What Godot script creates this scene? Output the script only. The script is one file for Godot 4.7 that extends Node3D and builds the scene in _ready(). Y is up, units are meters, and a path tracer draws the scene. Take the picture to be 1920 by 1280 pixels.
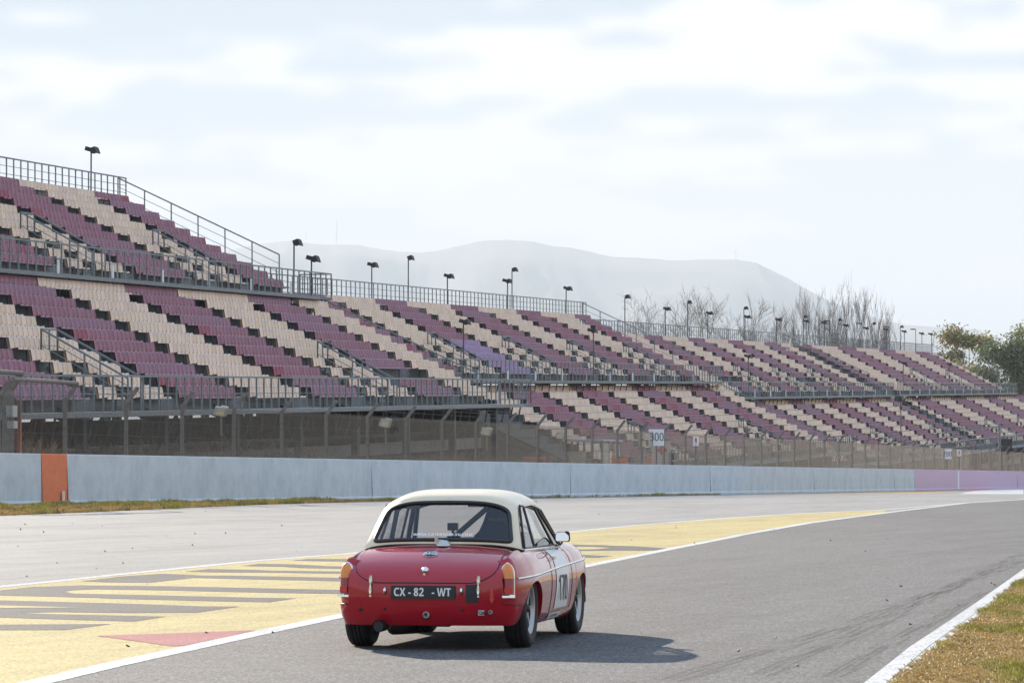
extends Node3D
# Units are metres, y is up, the camera looks along -Z. The plane of the pit exit lane is y = 0.
const FOCAL := 6000.0            # focal length in pixels of the 1920 x 1280 photograph
const EYE := Vector3(0, 1.3, 0)
const PITCH := 0.043306          # atan(260 / 6000)
const WALL_P := Vector2(-13.2, -82.0)       # a point of the foot of the wall (x, z)
const WALL_A := 0.30369          # heading of the wall, 17.4 degrees to the right of -Z
var rng := RandomNumberGenerator.new()
var used := {}
var M := {}
var wall_u: Vector2
var wall_n: Vector2

func _ready():
	rng.seed = 7
	wall_u = Vector2(sin(WALL_A), -cos(WALL_A))
	wall_n = Vector2(cos(WALL_A), sin(WALL_A))
	view_and_light()
	materials()
	ground_and_track()
	hills()
	barrier()
	fence()
	grandstands()
	poles()
	trackside()
	trees()
	race_car()
	grass()
	brush()
	debris()

# ---------------------------------------------------------------- camera, sky, sun
func view_and_light():
	var cam := Camera3D.new(); cam.name = "camera"; add_child(cam)
	cam.position = EYE; cam.rotation.x = PITCH
	cam.keep_aspect = Camera3D.KEEP_HEIGHT
	cam.fov = rad_to_deg(2.0 * atan(640.0 / FOCAL)); cam.near = 0.1; cam.far = 60000.0; cam.current = true
	var sun := DirectionalLight3D.new(); sun.name = "sun"; add_child(sun)
	sun.light_energy = 1.2; sun.light_angular_distance = 0.6; sun.shadow_enabled = true
	sun.light_color = Color(1.0, 0.945, 0.87)
	var el := deg_to_rad(22.5); var az := deg_to_rad(26.0)   # to the left of straight ahead
	var towards := Vector3(-sin(az) * cos(el), sin(el), -cos(az) * cos(el))
	sun.look_at_from_position(Vector3.ZERO, -towards, Vector3.UP)
	var e := Environment.new()
	e.tonemap_mode = Environment.TONE_MAPPER_LINEAR
	e.tonemap_exposure = 3.3
	e.background_mode = Environment.BG_SKY
	e.background_energy_multiplier = 1.0
	var ps := PanoramaSkyMaterial.new(); ps.panorama = sky_image()
	var sk := Sky.new(); sk.sky_material = ps; e.sky = sk
	e.fog_enabled = true; e.fog_density = 0.00011; e.fog_light_color = Color(0.92, 0.96, 1.0)
	e.sdfgi_enabled = true; e.ssao_enabled = true; e.ssil_enabled = true
	var w := WorldEnvironment.new(); w.name = "world_environment"; w.environment = e; add_child(w)

func sky_image() -> ImageTexture:
	var W := 2048; var Hh := 1024
	var im := Image.create(W, Hh, false, Image.FORMAT_RGBF)
	var n1 := FastNoiseLite.new(); n1.seed = 5; n1.noise_type = FastNoiseLite.TYPE_SIMPLEX_SMOOTH; n1.frequency = 1.0; n1.fractal_octaves = 5; n1.fractal_gain = 0.55
	var n2 := FastNoiseLite.new(); n2.seed = 11; n2.noise_type = FastNoiseLite.TYPE_SIMPLEX_SMOOTH; n2.frequency = 1.0; n2.fractal_octaves = 2
	var top := Vector3(0.18, 0.265, 0.40); var mid := Vector3(0.205, 0.242, 0.280); var low := Vector3(0.385, 0.38, 0.37)
	for j in Hh:
		var lat := PI * 0.5 - PI * (j + 0.5) / Hh
		var y := sin(lat)
		var base: Vector3
		if y < 0.0: base = low * 0.9
		elif y < 0.16: base = low.lerp(mid, smoothstep(0.02, 0.16, y))
		else: base = mid.lerp(top, smoothstep(0.16, 0.95, pow(y, 0.8)))
		for i in W:
			var c := base
			if y > -0.02 and (y < 0.5 or i % 2 == 0 or true):
				var lon := TAU * (i + 0.5) / W
				# thin layered cloud seen at a low angle: streaks along the horizon
				if y < 0.55:
					var d := n1.get_noise_3d(cos(lon) * 5.0 + 31.0, sin(lon) * 5.0, lat * 42.0) + n2.get_noise_3d(cos(lon) * 16.0, sin(lon) * 16.0, lat * 95.0) * 0.5
					var cov := smoothstep(-0.02, 0.22, d) * (1.0 - smoothstep(0.25, 0.55, y))
					c = c.lerp(Vector3(0.37, 0.365, 0.355), cov)
			im.set_pixel(i, j, Color(c.x, c.y, c.z))
	return ImageTexture.create_from_image(im)

# ---------------------------------------------------------------- helpers
func lin(r: float, g: float, b: float) -> Color:
	return Color(r, g, b).linear_to_srgb()
func flat_mat(c: Color, rough := 0.7, metal := 0.0) -> StandardMaterial3D:
	var m := StandardMaterial3D.new(); m.albedo_color = c; m.roughness = rough; m.metallic = metal; return m
func tex_mat(t: Texture2D, scale: float, rough := 0.85, bump: Texture2D = null, bump_scale := 0.6) -> StandardMaterial3D:
	var m := StandardMaterial3D.new(); m.albedo_texture = t; m.roughness = rough
	m.uv1_triplanar = true; m.uv1_world_triplanar = true; m.uv1_scale = Vector3.ONE * scale
	if bump: m.normal_enabled = true; m.normal_texture = bump; m.normal_scale = bump_scale
	return m
# colour texture from layered noise: list of [frequency in cycles per tile, amount], speckle and a palette of linear colours
func noise_tex(size: int, sd: int, cols: Array, layers: Array, speckle := 0.0, stretch := 1.0) -> ImageTexture:
	var r := RandomNumberGenerator.new(); r.seed = sd
	var acc := PackedFloat32Array(); acc.resize(size * size)
	for l in layers:
		var n := FastNoiseLite.new(); n.seed = sd + int(l[0]) * 7; n.noise_type = FastNoiseLite.TYPE_SIMPLEX_SMOOTH; n.frequency = l[0] / float(size); n.fractal_octaves = 3
		var im := n.get_seamless_image(size, size, false, false, 0.15, true)
		var d := im.get_data()
		for i in size * size: acc[i] += (d[i] / 255.0 - 0.5) * l[1]
	var out := Image.create(size, size, false, Image.FORMAT_RGB8)
	var nc := cols.size() - 1
	for y in size:
		for x in size:
			var v := 0.5 + acc[y * size + x] + (r.randf() - 0.5) * speckle
			v = clampf(v, 0.0, 0.9999) * nc
			var k := int(v)
			var c: Color = cols[k].lerp(cols[k + 1], v - k)
			out.set_pixel(x, y, c)
	return ImageTexture.create_from_image(out)
func bump_tex(size: int, sd: int, layers: Array, speckle: float, strength := 4.0) -> ImageTexture:
	var r := RandomNumberGenerator.new(); r.seed = sd
	var im := Image.create(size, size, false, Image.FORMAT_RGB8)
	var acc := PackedFloat32Array(); acc.resize(size * size)
	for l in layers:
		var n := FastNoiseLite.new(); n.seed = sd + int(l[0]); n.frequency = l[0] / float(size); n.fractal_octaves = 2
		var d := n.get_seamless_image(size, size, false, false, 0.1, true).get_data()
		for i in size * size: acc[i] += (d[i] / 255.0 - 0.5) * l[1]
	for y in size:
		for x in size:
			var v := clampf(0.5 + acc[y * size + x] + (r.randf() - 0.5) * speckle, 0, 1)
			im.set_pixel(x, y, Color(v, v, v))
	im.bump_map_to_normal_map(strength)
	return ImageTexture.create_from_image(im)

func S() -> SurfaceTool:
	var st := SurfaceTool.new(); st.begin(Mesh.PRIMITIVE_TRIANGLES); st.set_smooth_group(0xFFFFFFFF); return st
func numbered(n: String) -> String:
	var k: int = used.get(n, -1) + 1; used[n] = k
	return n if k == 0 else "%s_%03d" % [n, k]
func tag(o: Node, label: String, category: String, group := ""):
	o.set_meta("label", label); o.set_meta("category", category)
	if group != "": o.set_meta("group", group)
func thing(called: String, label: String, category: String, at := Vector3.ZERO, group := "", basis := Basis.IDENTITY) -> Node3D:
	var o := Node3D.new(); o.name = numbered(called); add_child(o); o.transform = Transform3D(basis, at); tag(o, label, category, group); return o
func inst(mesh: Mesh, called: String, m: Material, parent: Node = null, tr := Transform3D.IDENTITY) -> MeshInstance3D:
	var o := MeshInstance3D.new(); o.mesh = mesh
	if m: o.material_override = m
	if parent == null: o.name = numbered(called); add_child(o)
	else: o.name = called; parent.add_child(o, true)
	o.transform = tr; o.cast_shadow = GeometryInstance3D.SHADOW_CASTING_SETTING_ON
	return o
func put(st: SurfaceTool, called: String, m: Material, parent: Node = null, tr := Transform3D.IDENTITY) -> MeshInstance3D:
	st.generate_normals(); return inst(st.commit(), called, m, parent, tr)
func structure(o: Node): o.set_meta("kind", "structure")
func quad(st: SurfaceTool, a: Vector3, b: Vector3, c: Vector3, d: Vector3):
	st.add_vertex(a); st.add_vertex(b); st.add_vertex(c); st.add_vertex(a); st.add_vertex(c); st.add_vertex(d)
func box(st: SurfaceTool, c: Vector3, s: Vector3, b := Basis.IDENTITY):
	var h := s * 0.5; var p := []
	for i in 8: p.append(c + b * Vector3(h.x * (1 if i & 1 else -1), h.y * (1 if i & 2 else -1), h.z * (1 if i & 4 else -1)))
	st.set_smooth_group(0xFFFFFFFF)
	for f in [[0, 2, 3, 1], [4, 5, 7, 6], [0, 4, 6, 2], [1, 3, 7, 5], [2, 6, 7, 3], [0, 1, 5, 4]]: quad(st, p[f[0]], p[f[1]], p[f[2]], p[f[3]])
func bar(st: SurfaceTool, a: Vector3, b: Vector3, w: float, h := -1.0):   # square bar between two points
	if h < 0: h = w
	var z := (b - a); var l := z.length(); z /= l
	var x := z.cross(Vector3.UP) if absf(z.y) < 0.95 else z.cross(Vector3.RIGHT)
	x = x.normalized(); var y := x.cross(z)
	box(st, (a + b) * 0.5, Vector3(w, h, l), Basis(x, y, z))
func wire(st: SurfaceTool, a: Vector3, b: Vector3, r: float):             # three-sided thin wire
	var z := (b - a).normalized(); var x := (z.cross(Vector3.UP) if absf(z.y) < 0.95 else z.cross(Vector3.RIGHT)).normalized(); var y := x.cross(z)
	var o := [y * r, (x * 0.866 - y * 0.5) * r, (-x * 0.866 - y * 0.5) * r]
	for k in 3: quad(st, a + o[k], b + o[k], b + o[(k + 1) % 3], a + o[(k + 1) % 3])
func tube(st: SurfaceTool, pts: Array, rad, sides := 8, caps := true):   # rad: float or array
	st.set_smooth_group(1)
	var rings := []
	var px := Vector3.ZERO
	for i in pts.size():
		var d: Vector3 = (pts[mini(i + 1, pts.size() - 1)] - pts[maxi(i - 1, 0)]).normalized()
		if px == Vector3.ZERO: px = (d.cross(Vector3.UP) if absf(d.y) < 0.9 else d.cross(Vector3.RIGHT)).normalized()
		px = (px - d * px.dot(d)).normalized(); var py := px.cross(d)
		var r: float = rad[i] if rad is Array else rad
		var ring := []
		for k in sides: ring.append(pts[i] + (px * cos(TAU * k / sides) + py * sin(TAU * k / sides)) * r)
		rings.append(ring)
	for i in rings.size() - 1:
		for k in sides: quad(st, rings[i][k], rings[i + 1][k], rings[i + 1][(k + 1) % sides], rings[i][(k + 1) % sides])
	if caps:
		st.set_smooth_group(2)
		for e in [[0, pts[0]], [rings.size() - 1, pts[-1]]]:
			for k in sides: st.add_vertex(e[1]); st.add_vertex(rings[e[0]][k]); st.add_vertex(rings[e[0]][(k + 1) % sides])
	st.set_smooth_group(0xFFFFFFFF)
func lathe(st: SurfaceTool, prof: Array, sides: int, tr := Transform3D.IDENTITY):   # profile of (radius, along x)
	st.set_smooth_group(1)
	for i in prof.size() - 1:
		for k in sides:
			var a := TAU * k / sides; var b := TAU * (k + 1) / sides
			quad(st, tr * Vector3(prof[i].y, cos(a) * prof[i].x, sin(a) * prof[i].x), tr * Vector3(prof[i + 1].y, cos(a) * prof[i + 1].x, sin(a) * prof[i + 1].x), tr * Vector3(prof[i + 1].y, cos(b) * prof[i + 1].x, sin(b) * prof[i + 1].x), tr * Vector3(prof[i].y, cos(b) * prof[i].x, sin(b) * prof[i].x))
	st.set_smooth_group(0xFFFFFFFF)
func sheet(st: SurfaceTool, fn: Callable, nu: int, nv: int, keep = null, group := 1):   # fn(u, v) on a grid, smooth
	st.set_smooth_group(group)
	var g := []
	for i in nu + 1:
		var row := []
		for j in nv + 1: row.append(fn.call(float(i) / nu, float(j) / nv))
		g.append(row)
	for i in nu:
		for j in nv:
			if keep != null and not keep.call((i + 0.5) / nu, (j + 0.5) / nv): continue
			quad(st, g[i][j], g[i + 1][j], g[i + 1][j + 1], g[i][j + 1])
	st.set_smooth_group(0xFFFFFFFF)
func prism(st: SurfaceTool, outline: PackedVector2Array, depth: float, tr := Transform3D.IDENTITY):   # extruded outline in xy, from z = 0 to depth
	st.set_smooth_group(0xFFFFFFFF)
	var tri := Geometry2D.triangulate_polygon(outline)
	for z in [0.0, depth]:
		for i in tri: st.add_vertex(tr * Vector3(outline[i].x, outline[i].y, z))
	for i in outline.size():
		var a := outline[i]; var b := outline[(i + 1) % outline.size()]
		quad(st, tr * Vector3(a.x, a.y, 0), tr * Vector3(b.x, b.y, 0), tr * Vector3(b.x, b.y, depth), tr * Vector3(a.x, a.y, depth))
func letters(txt: String, height: float, depth: float, m: Material, parent: Node, tr: Transform3D, called := "lettering", bold := false, squeeze := 1.0) -> MeshInstance3D:
	var f := SystemFont.new(); f.font_names = PackedStringArray(["Droid Sans"]); f.font_weight = 700 if bold else 400
	var t := TextMesh.new(); t.text = txt; t.font = f; t.font_size = 64; t.pixel_size = height / 46.0; t.depth = depth
	return inst(t, called, m, parent, tr * Transform3D(Basis.from_scale(Vector3(squeeze, 1, 1)), Vector3.ZERO))

# ---------------------------------------------------------------- pixels and the ground
func ray(px: float, py: float) -> Vector3:
	var x := (px - 960.0) / FOCAL; var y := (640.0 - py) / FOCAL
	return Vector3(x, y * cos(PITCH) + sin(PITCH), -(cos(PITCH) - y * sin(PITCH)))
func sd_of(p: Vector2) -> Vector2:            # along the wall, away from the wall towards the track
	var q := p - WALL_P; return Vector2(q.dot(wall_u), q.dot(wall_n))
func from_sd(s: float, d: float) -> Vector2: return WALL_P + wall_u * s + wall_n * d
func height_at(p: Vector2) -> float:
	return 0.6 * clampf((20.0 - sd_of(p).y) / 17.0, 0.0, 1.0)
func on_ground(px: float, py: float) -> Vector2:
	var r := ray(px, py); var a := 5.0; var b := 3000.0
	for i in 60:
		var t := (a + b) * 0.5; var p := EYE + r * t
		if p.y > height_at(Vector2(p.x, p.z)): a = t
		else: b = t
	var q := EYE + r * a
	return Vector2(q.x, q.z)
func on_wall(px: float, py: float, d := 0.0) -> Vector2:      # (s along the wall, height) on the upright plane d
	var r := ray(px, py); var o := Vector2(EYE.x, EYE.z) - WALL_P; var rd := Vector2(r.x, r.z)
	var t := (d - o.dot(wall_n)) / rd.dot(wall_n); return Vector2((o + rd * t).dot(wall_u), EYE.y + r.y * t)
func w3(s: float, y: float, d: float) -> Vector3:
	var p := from_sd(s, d); return Vector3(p.x, y, p.y)
func pixels(list: Array) -> PackedVector2Array:
	var o := PackedVector2Array()
	for q in list: o.append(on_ground(q[0], q[1]))
	return o
# a sheet lying on the ground, cut where the ground changes slope
func lay(poly: PackedVector2Array, up: float, called: String, m: Material, parent: Node = null) -> MeshInstance3D:
	var st := S()
	if Geometry2D.is_polygon_clockwise(poly): poly.reverse()
	for band in [[-60000.0, 3.0], [3.0, 20.0], [20.0, 60000.0]]:
		var strip := PackedVector2Array([from_sd(-60000, band[0]), from_sd(60000, band[0]), from_sd(60000, band[1]), from_sd(-60000, band[1])])
		for piece in Geometry2D.intersect_polygons(poly, strip):
			var tri := Geometry2D.triangulate_polygon(piece)
			for i in tri:
				var p: Vector2 = piece[i]; var q := sd_of(p)
				st.set_uv(q / 4.0); st.set_uv2(Vector2(q.x / 70.0, q.y / 9.0)); st.set_normal(Vector3.UP)
				st.add_vertex(Vector3(p.x, height_at(p) + up, p.y))
	return inst(st.commit(), called, m, parent)

func materials():
	var asph_n := bump_tex(1024, 3, [[300, 0.4]], 0.9, 3.0)
	var streak := noise_tex(512, 21, [lin(0.62, 0.62, 0.62), lin(0.86, 0.86, 0.86), lin(1, 1, 1)], [[3, 0.5], [14, 0.55]], 0.04)
	var mk := func(sd: int, a: Color, b: Color, c: Color, sp: float, worn: bool = false) -> StandardMaterial3D:
		var m := StandardMaterial3D.new(); m.albedo_texture = noise_tex(1024, sd, ([lin(0.17, 0.165, 0.155), a, b, c] if worn else [a, b, c]), [[9, 0.22], [60, 0.8], [130, 1.1]], sp); m.roughness = 0.87
		m.normal_enabled = true; m.normal_texture = asph_n; m.normal_scale = 0.5
		m.detail_enabled = true; m.detail_albedo = streak; m.detail_blend_mode = BaseMaterial3D.BLEND_MODE_MUL; m.detail_uv_layer = BaseMaterial3D.DETAIL_UV_2
		return m
	M.pit = mk.call(31, lin(0.012, 0.012, 0.013), lin(0.092, 0.091, 0.092), lin(0.29, 0.285, 0.28), 1.0)
	M.track = mk.call(32, lin(0.18, 0.176, 0.169), lin(0.265, 0.26, 0.249), lin(0.35, 0.34, 0.325), 0.6)
	M.stripe = mk.call(33, lin(0.014, 0.014, 0.016), lin(0.052, 0.052, 0.055), lin(0.13, 0.13, 0.132), 0.9)
	M.yellow = mk.call(34, lin(0.36, 0.27, 0.085), lin(0.56, 0.445, 0.165), lin(0.63, 0.52, 0.22), 0.5, true)
	M.white_line = mk.call(35, lin(0.46, 0.46, 0.46), lin(0.66, 0.66, 0.66), lin(0.78, 0.78, 0.78), 0.4, true)
	M.red_paint = mk.call(36, lin(0.27, 0.055, 0.06), lin(0.42, 0.11, 0.12), lin(0.48, 0.17, 0.17), 0.5, true)
	M.kerb_white = flat_mat(lin(0.36, 0.36, 0.37), 0.8)
	M.kerb_red = flat_mat(lin(0.45, 0.05, 0.07), 0.8)
	M.turf = tex_mat(noise_tex(512, 41, [lin(0.14, 0.10, 0.045), lin(0.32, 0.21, 0.085), lin(0.44, 0.31, 0.14)], [[8, 0.6], [60, 0.5]], 0.5), 0.35, 0.95)
	M.earth = tex_mat(noise_tex(512, 42, [lin(0.05, 0.042, 0.03), lin(0.11, 0.09, 0.06), lin(0.17, 0.14, 0.10)], [[6, 0.6], [50, 0.5]], 0.4), 0.15, 0.95)
	var wn := bump_tex(512, 8, [[12, 0.4], [90, 0.3]], 0.15, 2.0)
	M.wall = tex_mat(noise_tex(512, 51, [lin(0.43, 0.47, 0.49), lin(0.56, 0.60, 0.62), lin(0.66, 0.68, 0.69)], [[4, 0.6], [12, 0.5], [50, 0.35], [150, 0.3]], 0.10), 0.35, 0.85, wn, 0.3)
	M.wall.uv1_scale = Vector3(0.22, 0.13, 0.22)
	M.wall_orange = tex_mat(noise_tex(256, 52, [lin(0.60, 0.15, 0.06), lin(0.76, 0.21, 0.09), lin(0.78, 0.28, 0.15)], [[6, 0.5], [40, 0.3]], 0.1), 0.5, 0.8, wn, 0.3)
	M.wall_pink = tex_mat(noise_tex(256, 53, [lin(0.50, 0.35, 0.46), lin(0.60, 0.43, 0.55), lin(0.64, 0.49, 0.59)], [[6, 0.5], [40, 0.3]], 0.1), 0.4, 0.85, wn, 0.3)
	M.cream_paint = flat_mat(lin(0.7, 0.66, 0.5), 0.7)
	M.steel = tex_mat(noise_tex(256, 61, [lin(0.10, 0.11, 0.115), lin(0.17, 0.185, 0.19), lin(0.24, 0.255, 0.26)], [[8, 0.5], [60, 0.3]], 0.1), 0.6, 0.55)
	M.rust_steel = tex_mat(noise_tex(256, 62, [lin(0.10, 0.085, 0.075), lin(0.19, 0.17, 0.155), lin(0.27, 0.25, 0.23)], [[8, 0.6], [60, 0.4]], 0.1), 0.7, 0.7)
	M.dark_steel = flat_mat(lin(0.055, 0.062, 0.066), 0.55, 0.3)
	M.rail = flat_mat(lin(0.15, 0.178, 0.185), 0.45, 0.2)
	M.deck = tex_mat(noise_tex(256, 63, [lin(0.10, 0.108, 0.11), lin(0.16, 0.17, 0.172), lin(0.23, 0.238, 0.238)], [[7, 0.6], [50, 0.4]], 0.15), 0.4, 0.8)
	M.concrete = tex_mat(noise_tex(256, 64, [lin(0.16, 0.155, 0.145), lin(0.25, 0.245, 0.23), lin(0.33, 0.32, 0.30)], [[6, 0.6], [50, 0.4]], 0.15), 0.3, 0.9)
	M.seat = StandardMaterial3D.new(); M.seat.vertex_color_use_as_albedo = true; M.seat.roughness = 0.5
	M.black = flat_mat(lin(0.018, 0.018, 0.02), 0.6)
	M.white = flat_mat(lin(0.78, 0.78, 0.78), 0.6)
	M.red = flat_mat(lin(0.55, 0.04, 0.04), 0.6)
	M.wire = flat_mat(lin(0.15, 0.13, 0.105), 0.6, 0.3)
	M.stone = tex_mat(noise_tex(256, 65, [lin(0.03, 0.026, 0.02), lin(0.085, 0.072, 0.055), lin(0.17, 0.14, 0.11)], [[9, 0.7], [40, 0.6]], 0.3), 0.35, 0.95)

# ---------------------------------------------------------------- ground, lane, markings
func ground_and_track():
	var far := PackedVector2Array([Vector2(-30000, 30000), Vector2(30000, 30000), Vector2(30000, -30000), Vector2(-30000, -30000)])
	structure(lay(far, -0.012, "ground", M.earth))
	# grass edge along the wall (photo: lower edge of the strip), then everything to the far right is asphalt
	var edge := pixels([[0, 967], [167, 960], [333, 953], [633, 942], [1013, 930], [1233, 927], [1560, 926], [1740, 925]])
	var e0 := edge[0] - wall_u * 140.0
	var strip := PackedVector2Array([from_sd(-140, 0.05)]); strip.append(e0 - wall_n * 0.0)
	for p in edge: strip.append(p)
	strip.append(from_sd(sd_of(edge[-1]).x + 60.0, 0.5)); strip.append(from_sd(sd_of(edge[-1]).x + 60.0, 0.05))
	structure(lay(strip, -0.004, "grass_verge", M.turf))
	var asph := PackedVector2Array([e0])
	for p in edge: asph.append(p)
	asph.append(from_sd(sd_of(edge[-1]).x + 60.0, 0.5)); asph.append(from_sd(900, 0.5)); asph.append(from_sd(900, 90))
	var right_edge := [[1668, 1280], [1730, 1229], [1790, 1186], [1835, 1153], [1890, 1108], [1920, 1086]]
	var re := pixels(right_edge)
	var rdir := (re[-1] - re[-2]).normalized()
	var re_far := re[-1] + rdir * 500.0
	var back := re[0] - (re[1] - re[0]).normalized() * 45.0
	asph.append(re_far)
	for i in range(re.size() - 1, -1, -1): asph.append(re[i])
	asph.append(back); asph.append(Vector2(-60, back.y))
	structure(lay(asph, 0.0, "race_track", M.track))
	# the pit exit lane: from the left white line to the right edge
	var ll := pixels([[37, 1280], [180, 1247], [330, 1215], [480, 1183], [645, 1149], [870, 1104], [1102, 1058], [1252, 1028], [1375, 1003.5], [1510, 980], [1660, 960.5], [1810, 942.5], [1920, 936]])
	var ldir := (ll[0] - ll[1]).normalized()
	var lane := PackedVector2Array([ll[0] + ldir * 45.0]); lane.append_array(ll)
	lane.append(ll[-1] + (ll[-1] - ll[-2]).normalized() * 30.0); lane.append(from_sd(500, 2.0)); lane.append(from_sd(700, 60)); lane.append(re_far)
	for i in range(re.size() - 1, -1, -1): lane.append(re[i])
	lane.append(back)
	structure(lay(lane, 0.0025, "pit_exit_lane", M.pit))
	# grass to the right of the lane
	var g := PackedVector2Array([back, Vector2(400, back.y), Vector2(900, -900), re_far])
	for i in range(re.size() - 1, -1, -1): g.append(re[i])
	structure(lay(g, 0.0025, "grass_field", M.turf))
	# yellow painted area
	var yl := pixels([[0, 1102], [110, 1091], [250, 1076], [500, 1051], [655, 1039], [860, 1018], [1067, 998], [1200, 985], [1360, 972], [1510, 962.5], [1660, 956]])
	var yd := (yl[0] - yl[1]).normalized()
	var yp := PackedVector2Array([yl[0] + yd * 25.0]); yp.append_array(yl)
	for i in range(10, -1, -1): yp.append(ll[i])
	yp.append(ll[0] + ldir * 25.0)
	structure(lay(yp, 0.0028, "painted_island", M.yellow))
	var line := func(pts: PackedVector2Array, w0: float, w1: float, up: float, called: String, m: Material):
		var a := PackedVector2Array(); var b := PackedVector2Array()
		for i in pts.size():
			var d := (pts[mini(i + 1, pts.size() - 1)] - pts[maxi(i - 1, 0)]).normalized(); var nn := Vector2(-d.y, d.x)
			a.append(pts[i] + nn * w0); b.append(pts[i] + nn * w1)
		b.reverse(); a.append_array(b); structure(lay(a, up, called, m))
	var l2 := PackedVector2Array([ll[0] + ldir * 45.0]); l2.append_array(ll)
	line.call(l2, 0.0, 0.22, 0.0052, "lane_line", M.white_line)
	var y2 := PackedVector2Array([yl[0] + yd * 45.0]); y2.append_array(yl); y2.append(on_ground(1740, 949)); y2.append(on_ground(1820, 942.5))
	line.call(y2, -0.16, 0.0, 0.0053, "track_line", M.white_line)
	var rl := pixels([[1625, 1280], [1668, 1246], [1709, 1213], [1750, 1186], [1792, 1158], [1833, 1130], [1874, 1101], [1920, 1068]])
	var r2 := PackedVector2Array([rl[0] - (rl[1] - rl[0]).normalized() * 45.0]); r2.append_array(rl); r2.append(rl[-1] + (rl[-1] - rl[-2]).normalized() * 200.0)
	line.call(r2, -0.01, 0.13, 0.005, "lane_edge_line", M.white_line)
	line.call(r2, 0.137, 0.20, 0.005, "lane_edge_strip", M.white_line)
	# bare asphalt letters left out of the yellow
	var dark := [
		[[-40, 1111], [60, 1100.5], [150, 1097.5], [320, 1099.4], [432, 1101.7], [532, 1104], [700, 1107.5], [700, 1115], [621, 1113.6], [497, 1111.5], [320, 1107.4], [180, 1105], [135, 1107], [120, 1109.5], [137, 1113], [230, 1115], [320, 1117.1], [472, 1120.7], [555, 1122], [506, 1129.5], [405, 1127.7], [250, 1123.7], [100, 1119], [-40, 1116]],
		[[150, 1090], [225, 1081], [300, 1076], [320, 1076.4], [455, 1079.6], [760, 1086], [760, 1092.5], [633, 1089.9], [444, 1085.8], [362, 1083.7], [282, 1092.5], [250, 1092.7], [180, 1091]],
		[[346, 1071.8], [391, 1067], [479, 1068.4], [760, 1073], [760, 1077.8], [635, 1075.7], [479, 1073.6], [373, 1072.6]],
		[[453, 1061.3], [485, 1057], [550, 1058], [800, 1064], [800, 1069.5], [637, 1066.7], [532, 1063]],
		[[546, 1050.9], [577, 1048], [642, 1048], [820, 1049], [820, 1054.5], [640, 1053], [580, 1052]],
		[[-40, 1125], [87, 1128], [175, 1130.5], [237, 1132], [375, 1137], [450, 1137.5], [370, 1148.7], [250, 1149.5], [100, 1148], [37, 1149.5], [90, 1151.5], [200, 1154], [310, 1156.5], [250, 1165.7], [150, 1163], [60, 1160], [-40, 1157]],
		[[-40, 1171], [0, 1171.5], [200, 1170.3], [208, 1170.7], [120, 1181.7], [50, 1182], [-40, 1182]],
		[[980, 1021], [1083, 1021], [1133, 1022], [1188, 1024], [1252, 1028], [1243, 1031], [1216, 1032.4], [1094, 1033], [980, 1033], [980, 1030], [1120, 1029.5], [1145, 1027], [1110, 1025.3], [980, 1025]],
		[[980, 1040.5], [1100, 1040.5], [1150, 1043], [1120, 1046], [980, 1046]]]
	for d in dark: structure(lay(pixels(d), 0.0050, "unpainted_stripe", M.stripe))
	structure(lay(pixels([[-30, 1135.2], [160, 1140], [-30, 1140.8]]), 0.0075, "painted_sliver", M.yellow))
	structure(lay(pixels([[180, 1192.7], [345, 1187], [470, 1182.4], [478, 1183], [412, 1197.3], [345, 1211.3], [320, 1212], [250, 1202]]), 0.0058, "painted_arrow", M.red_paint))
	# rubber laid down on the lane: grainy dark film
	var ri := Image.create(512, 64, false, Image.FORMAT_RGBA8); var rr := RandomNumberGenerator.new(); rr.seed = 3
	var rnz := FastNoiseLite.new(); rnz.seed = 2; rnz.frequency = 0.02; rnz.fractal_octaves = 4
	for y in 64:
		for x in 512: ri.set_pixel(x, y, Color(0.16, 0.16, 0.165, clampf((0.10 + rnz.get_noise_2d(x * 0.35, y * 3.0) * 0.55 + (rr.randf() - 0.5) * 0.3) * minf(1.0, sin(PI * (y + 0.5) / 64.0) * 1.6), 0.0, 0.7)))
	M.rubber_film = StandardMaterial3D.new(); M.rubber_film.albedo_texture = ImageTexture.create_from_image(ri); M.rubber_film.transparency = BaseMaterial3D.TRANSPARENCY_ALPHA; M.rubber_film.roughness = 0.85
	for q in [[[[1420, 1268], [1610, 1188], [1780, 1103], [1920, 1036]], 0.26], [[[1250, 1278], [1535, 1192], [1735, 1118], [1920, 1052]], 0.30], [[[1560, 1270], [1700, 1190], [1850, 1112], [1920, 1078]], 0.22]]:
		var c := pixels(q[0]); var ms := S(); var acc := 0.0; var w: float = q[1]
		for i in c.size() - 1:
			for k in 10:
				var p := c[i].lerp(c[i + 1], k / 10.0); var p2 := c[i].lerp(c[i + 1], (k + 1) / 10.0); var nn := (c[i + 1] - c[i]).normalized().orthogonal() * w * 0.5; var l := p.distance_to(p2) / 9.0
				for vv in [[p - nn, 0.0, acc], [p + nn, 1.0, acc], [p2 + nn, 1.0, acc + l], [p - nn, 0.0, acc], [p2 + nn, 1.0, acc + l], [p2 - nn, 0.0, acc + l]]:
					ms.set_normal(Vector3.UP); ms.set_uv(Vector2(vv[2], vv[1])); ms.add_vertex(Vector3(vv[0].x, height_at(vv[0]) + 0.0048, vv[0].y))
				acc += l
		structure(inst(ms.commit(), "tyre_mark", M.rubber_film))
	# kerb far down the track
	var kb := pixels([[1815, 922], [1920, 913.5]]); var kw := pixels([[1800, 926.5], [1920, 926.5]])
	structure(lay(PackedVector2Array([kb[0], kb[1], kw[1], kw[0]]), 0.009, "kerb", M.kerb_white))
	var k2 := pixels([[1820, 919.5], [1920, 911.5]])
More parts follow.
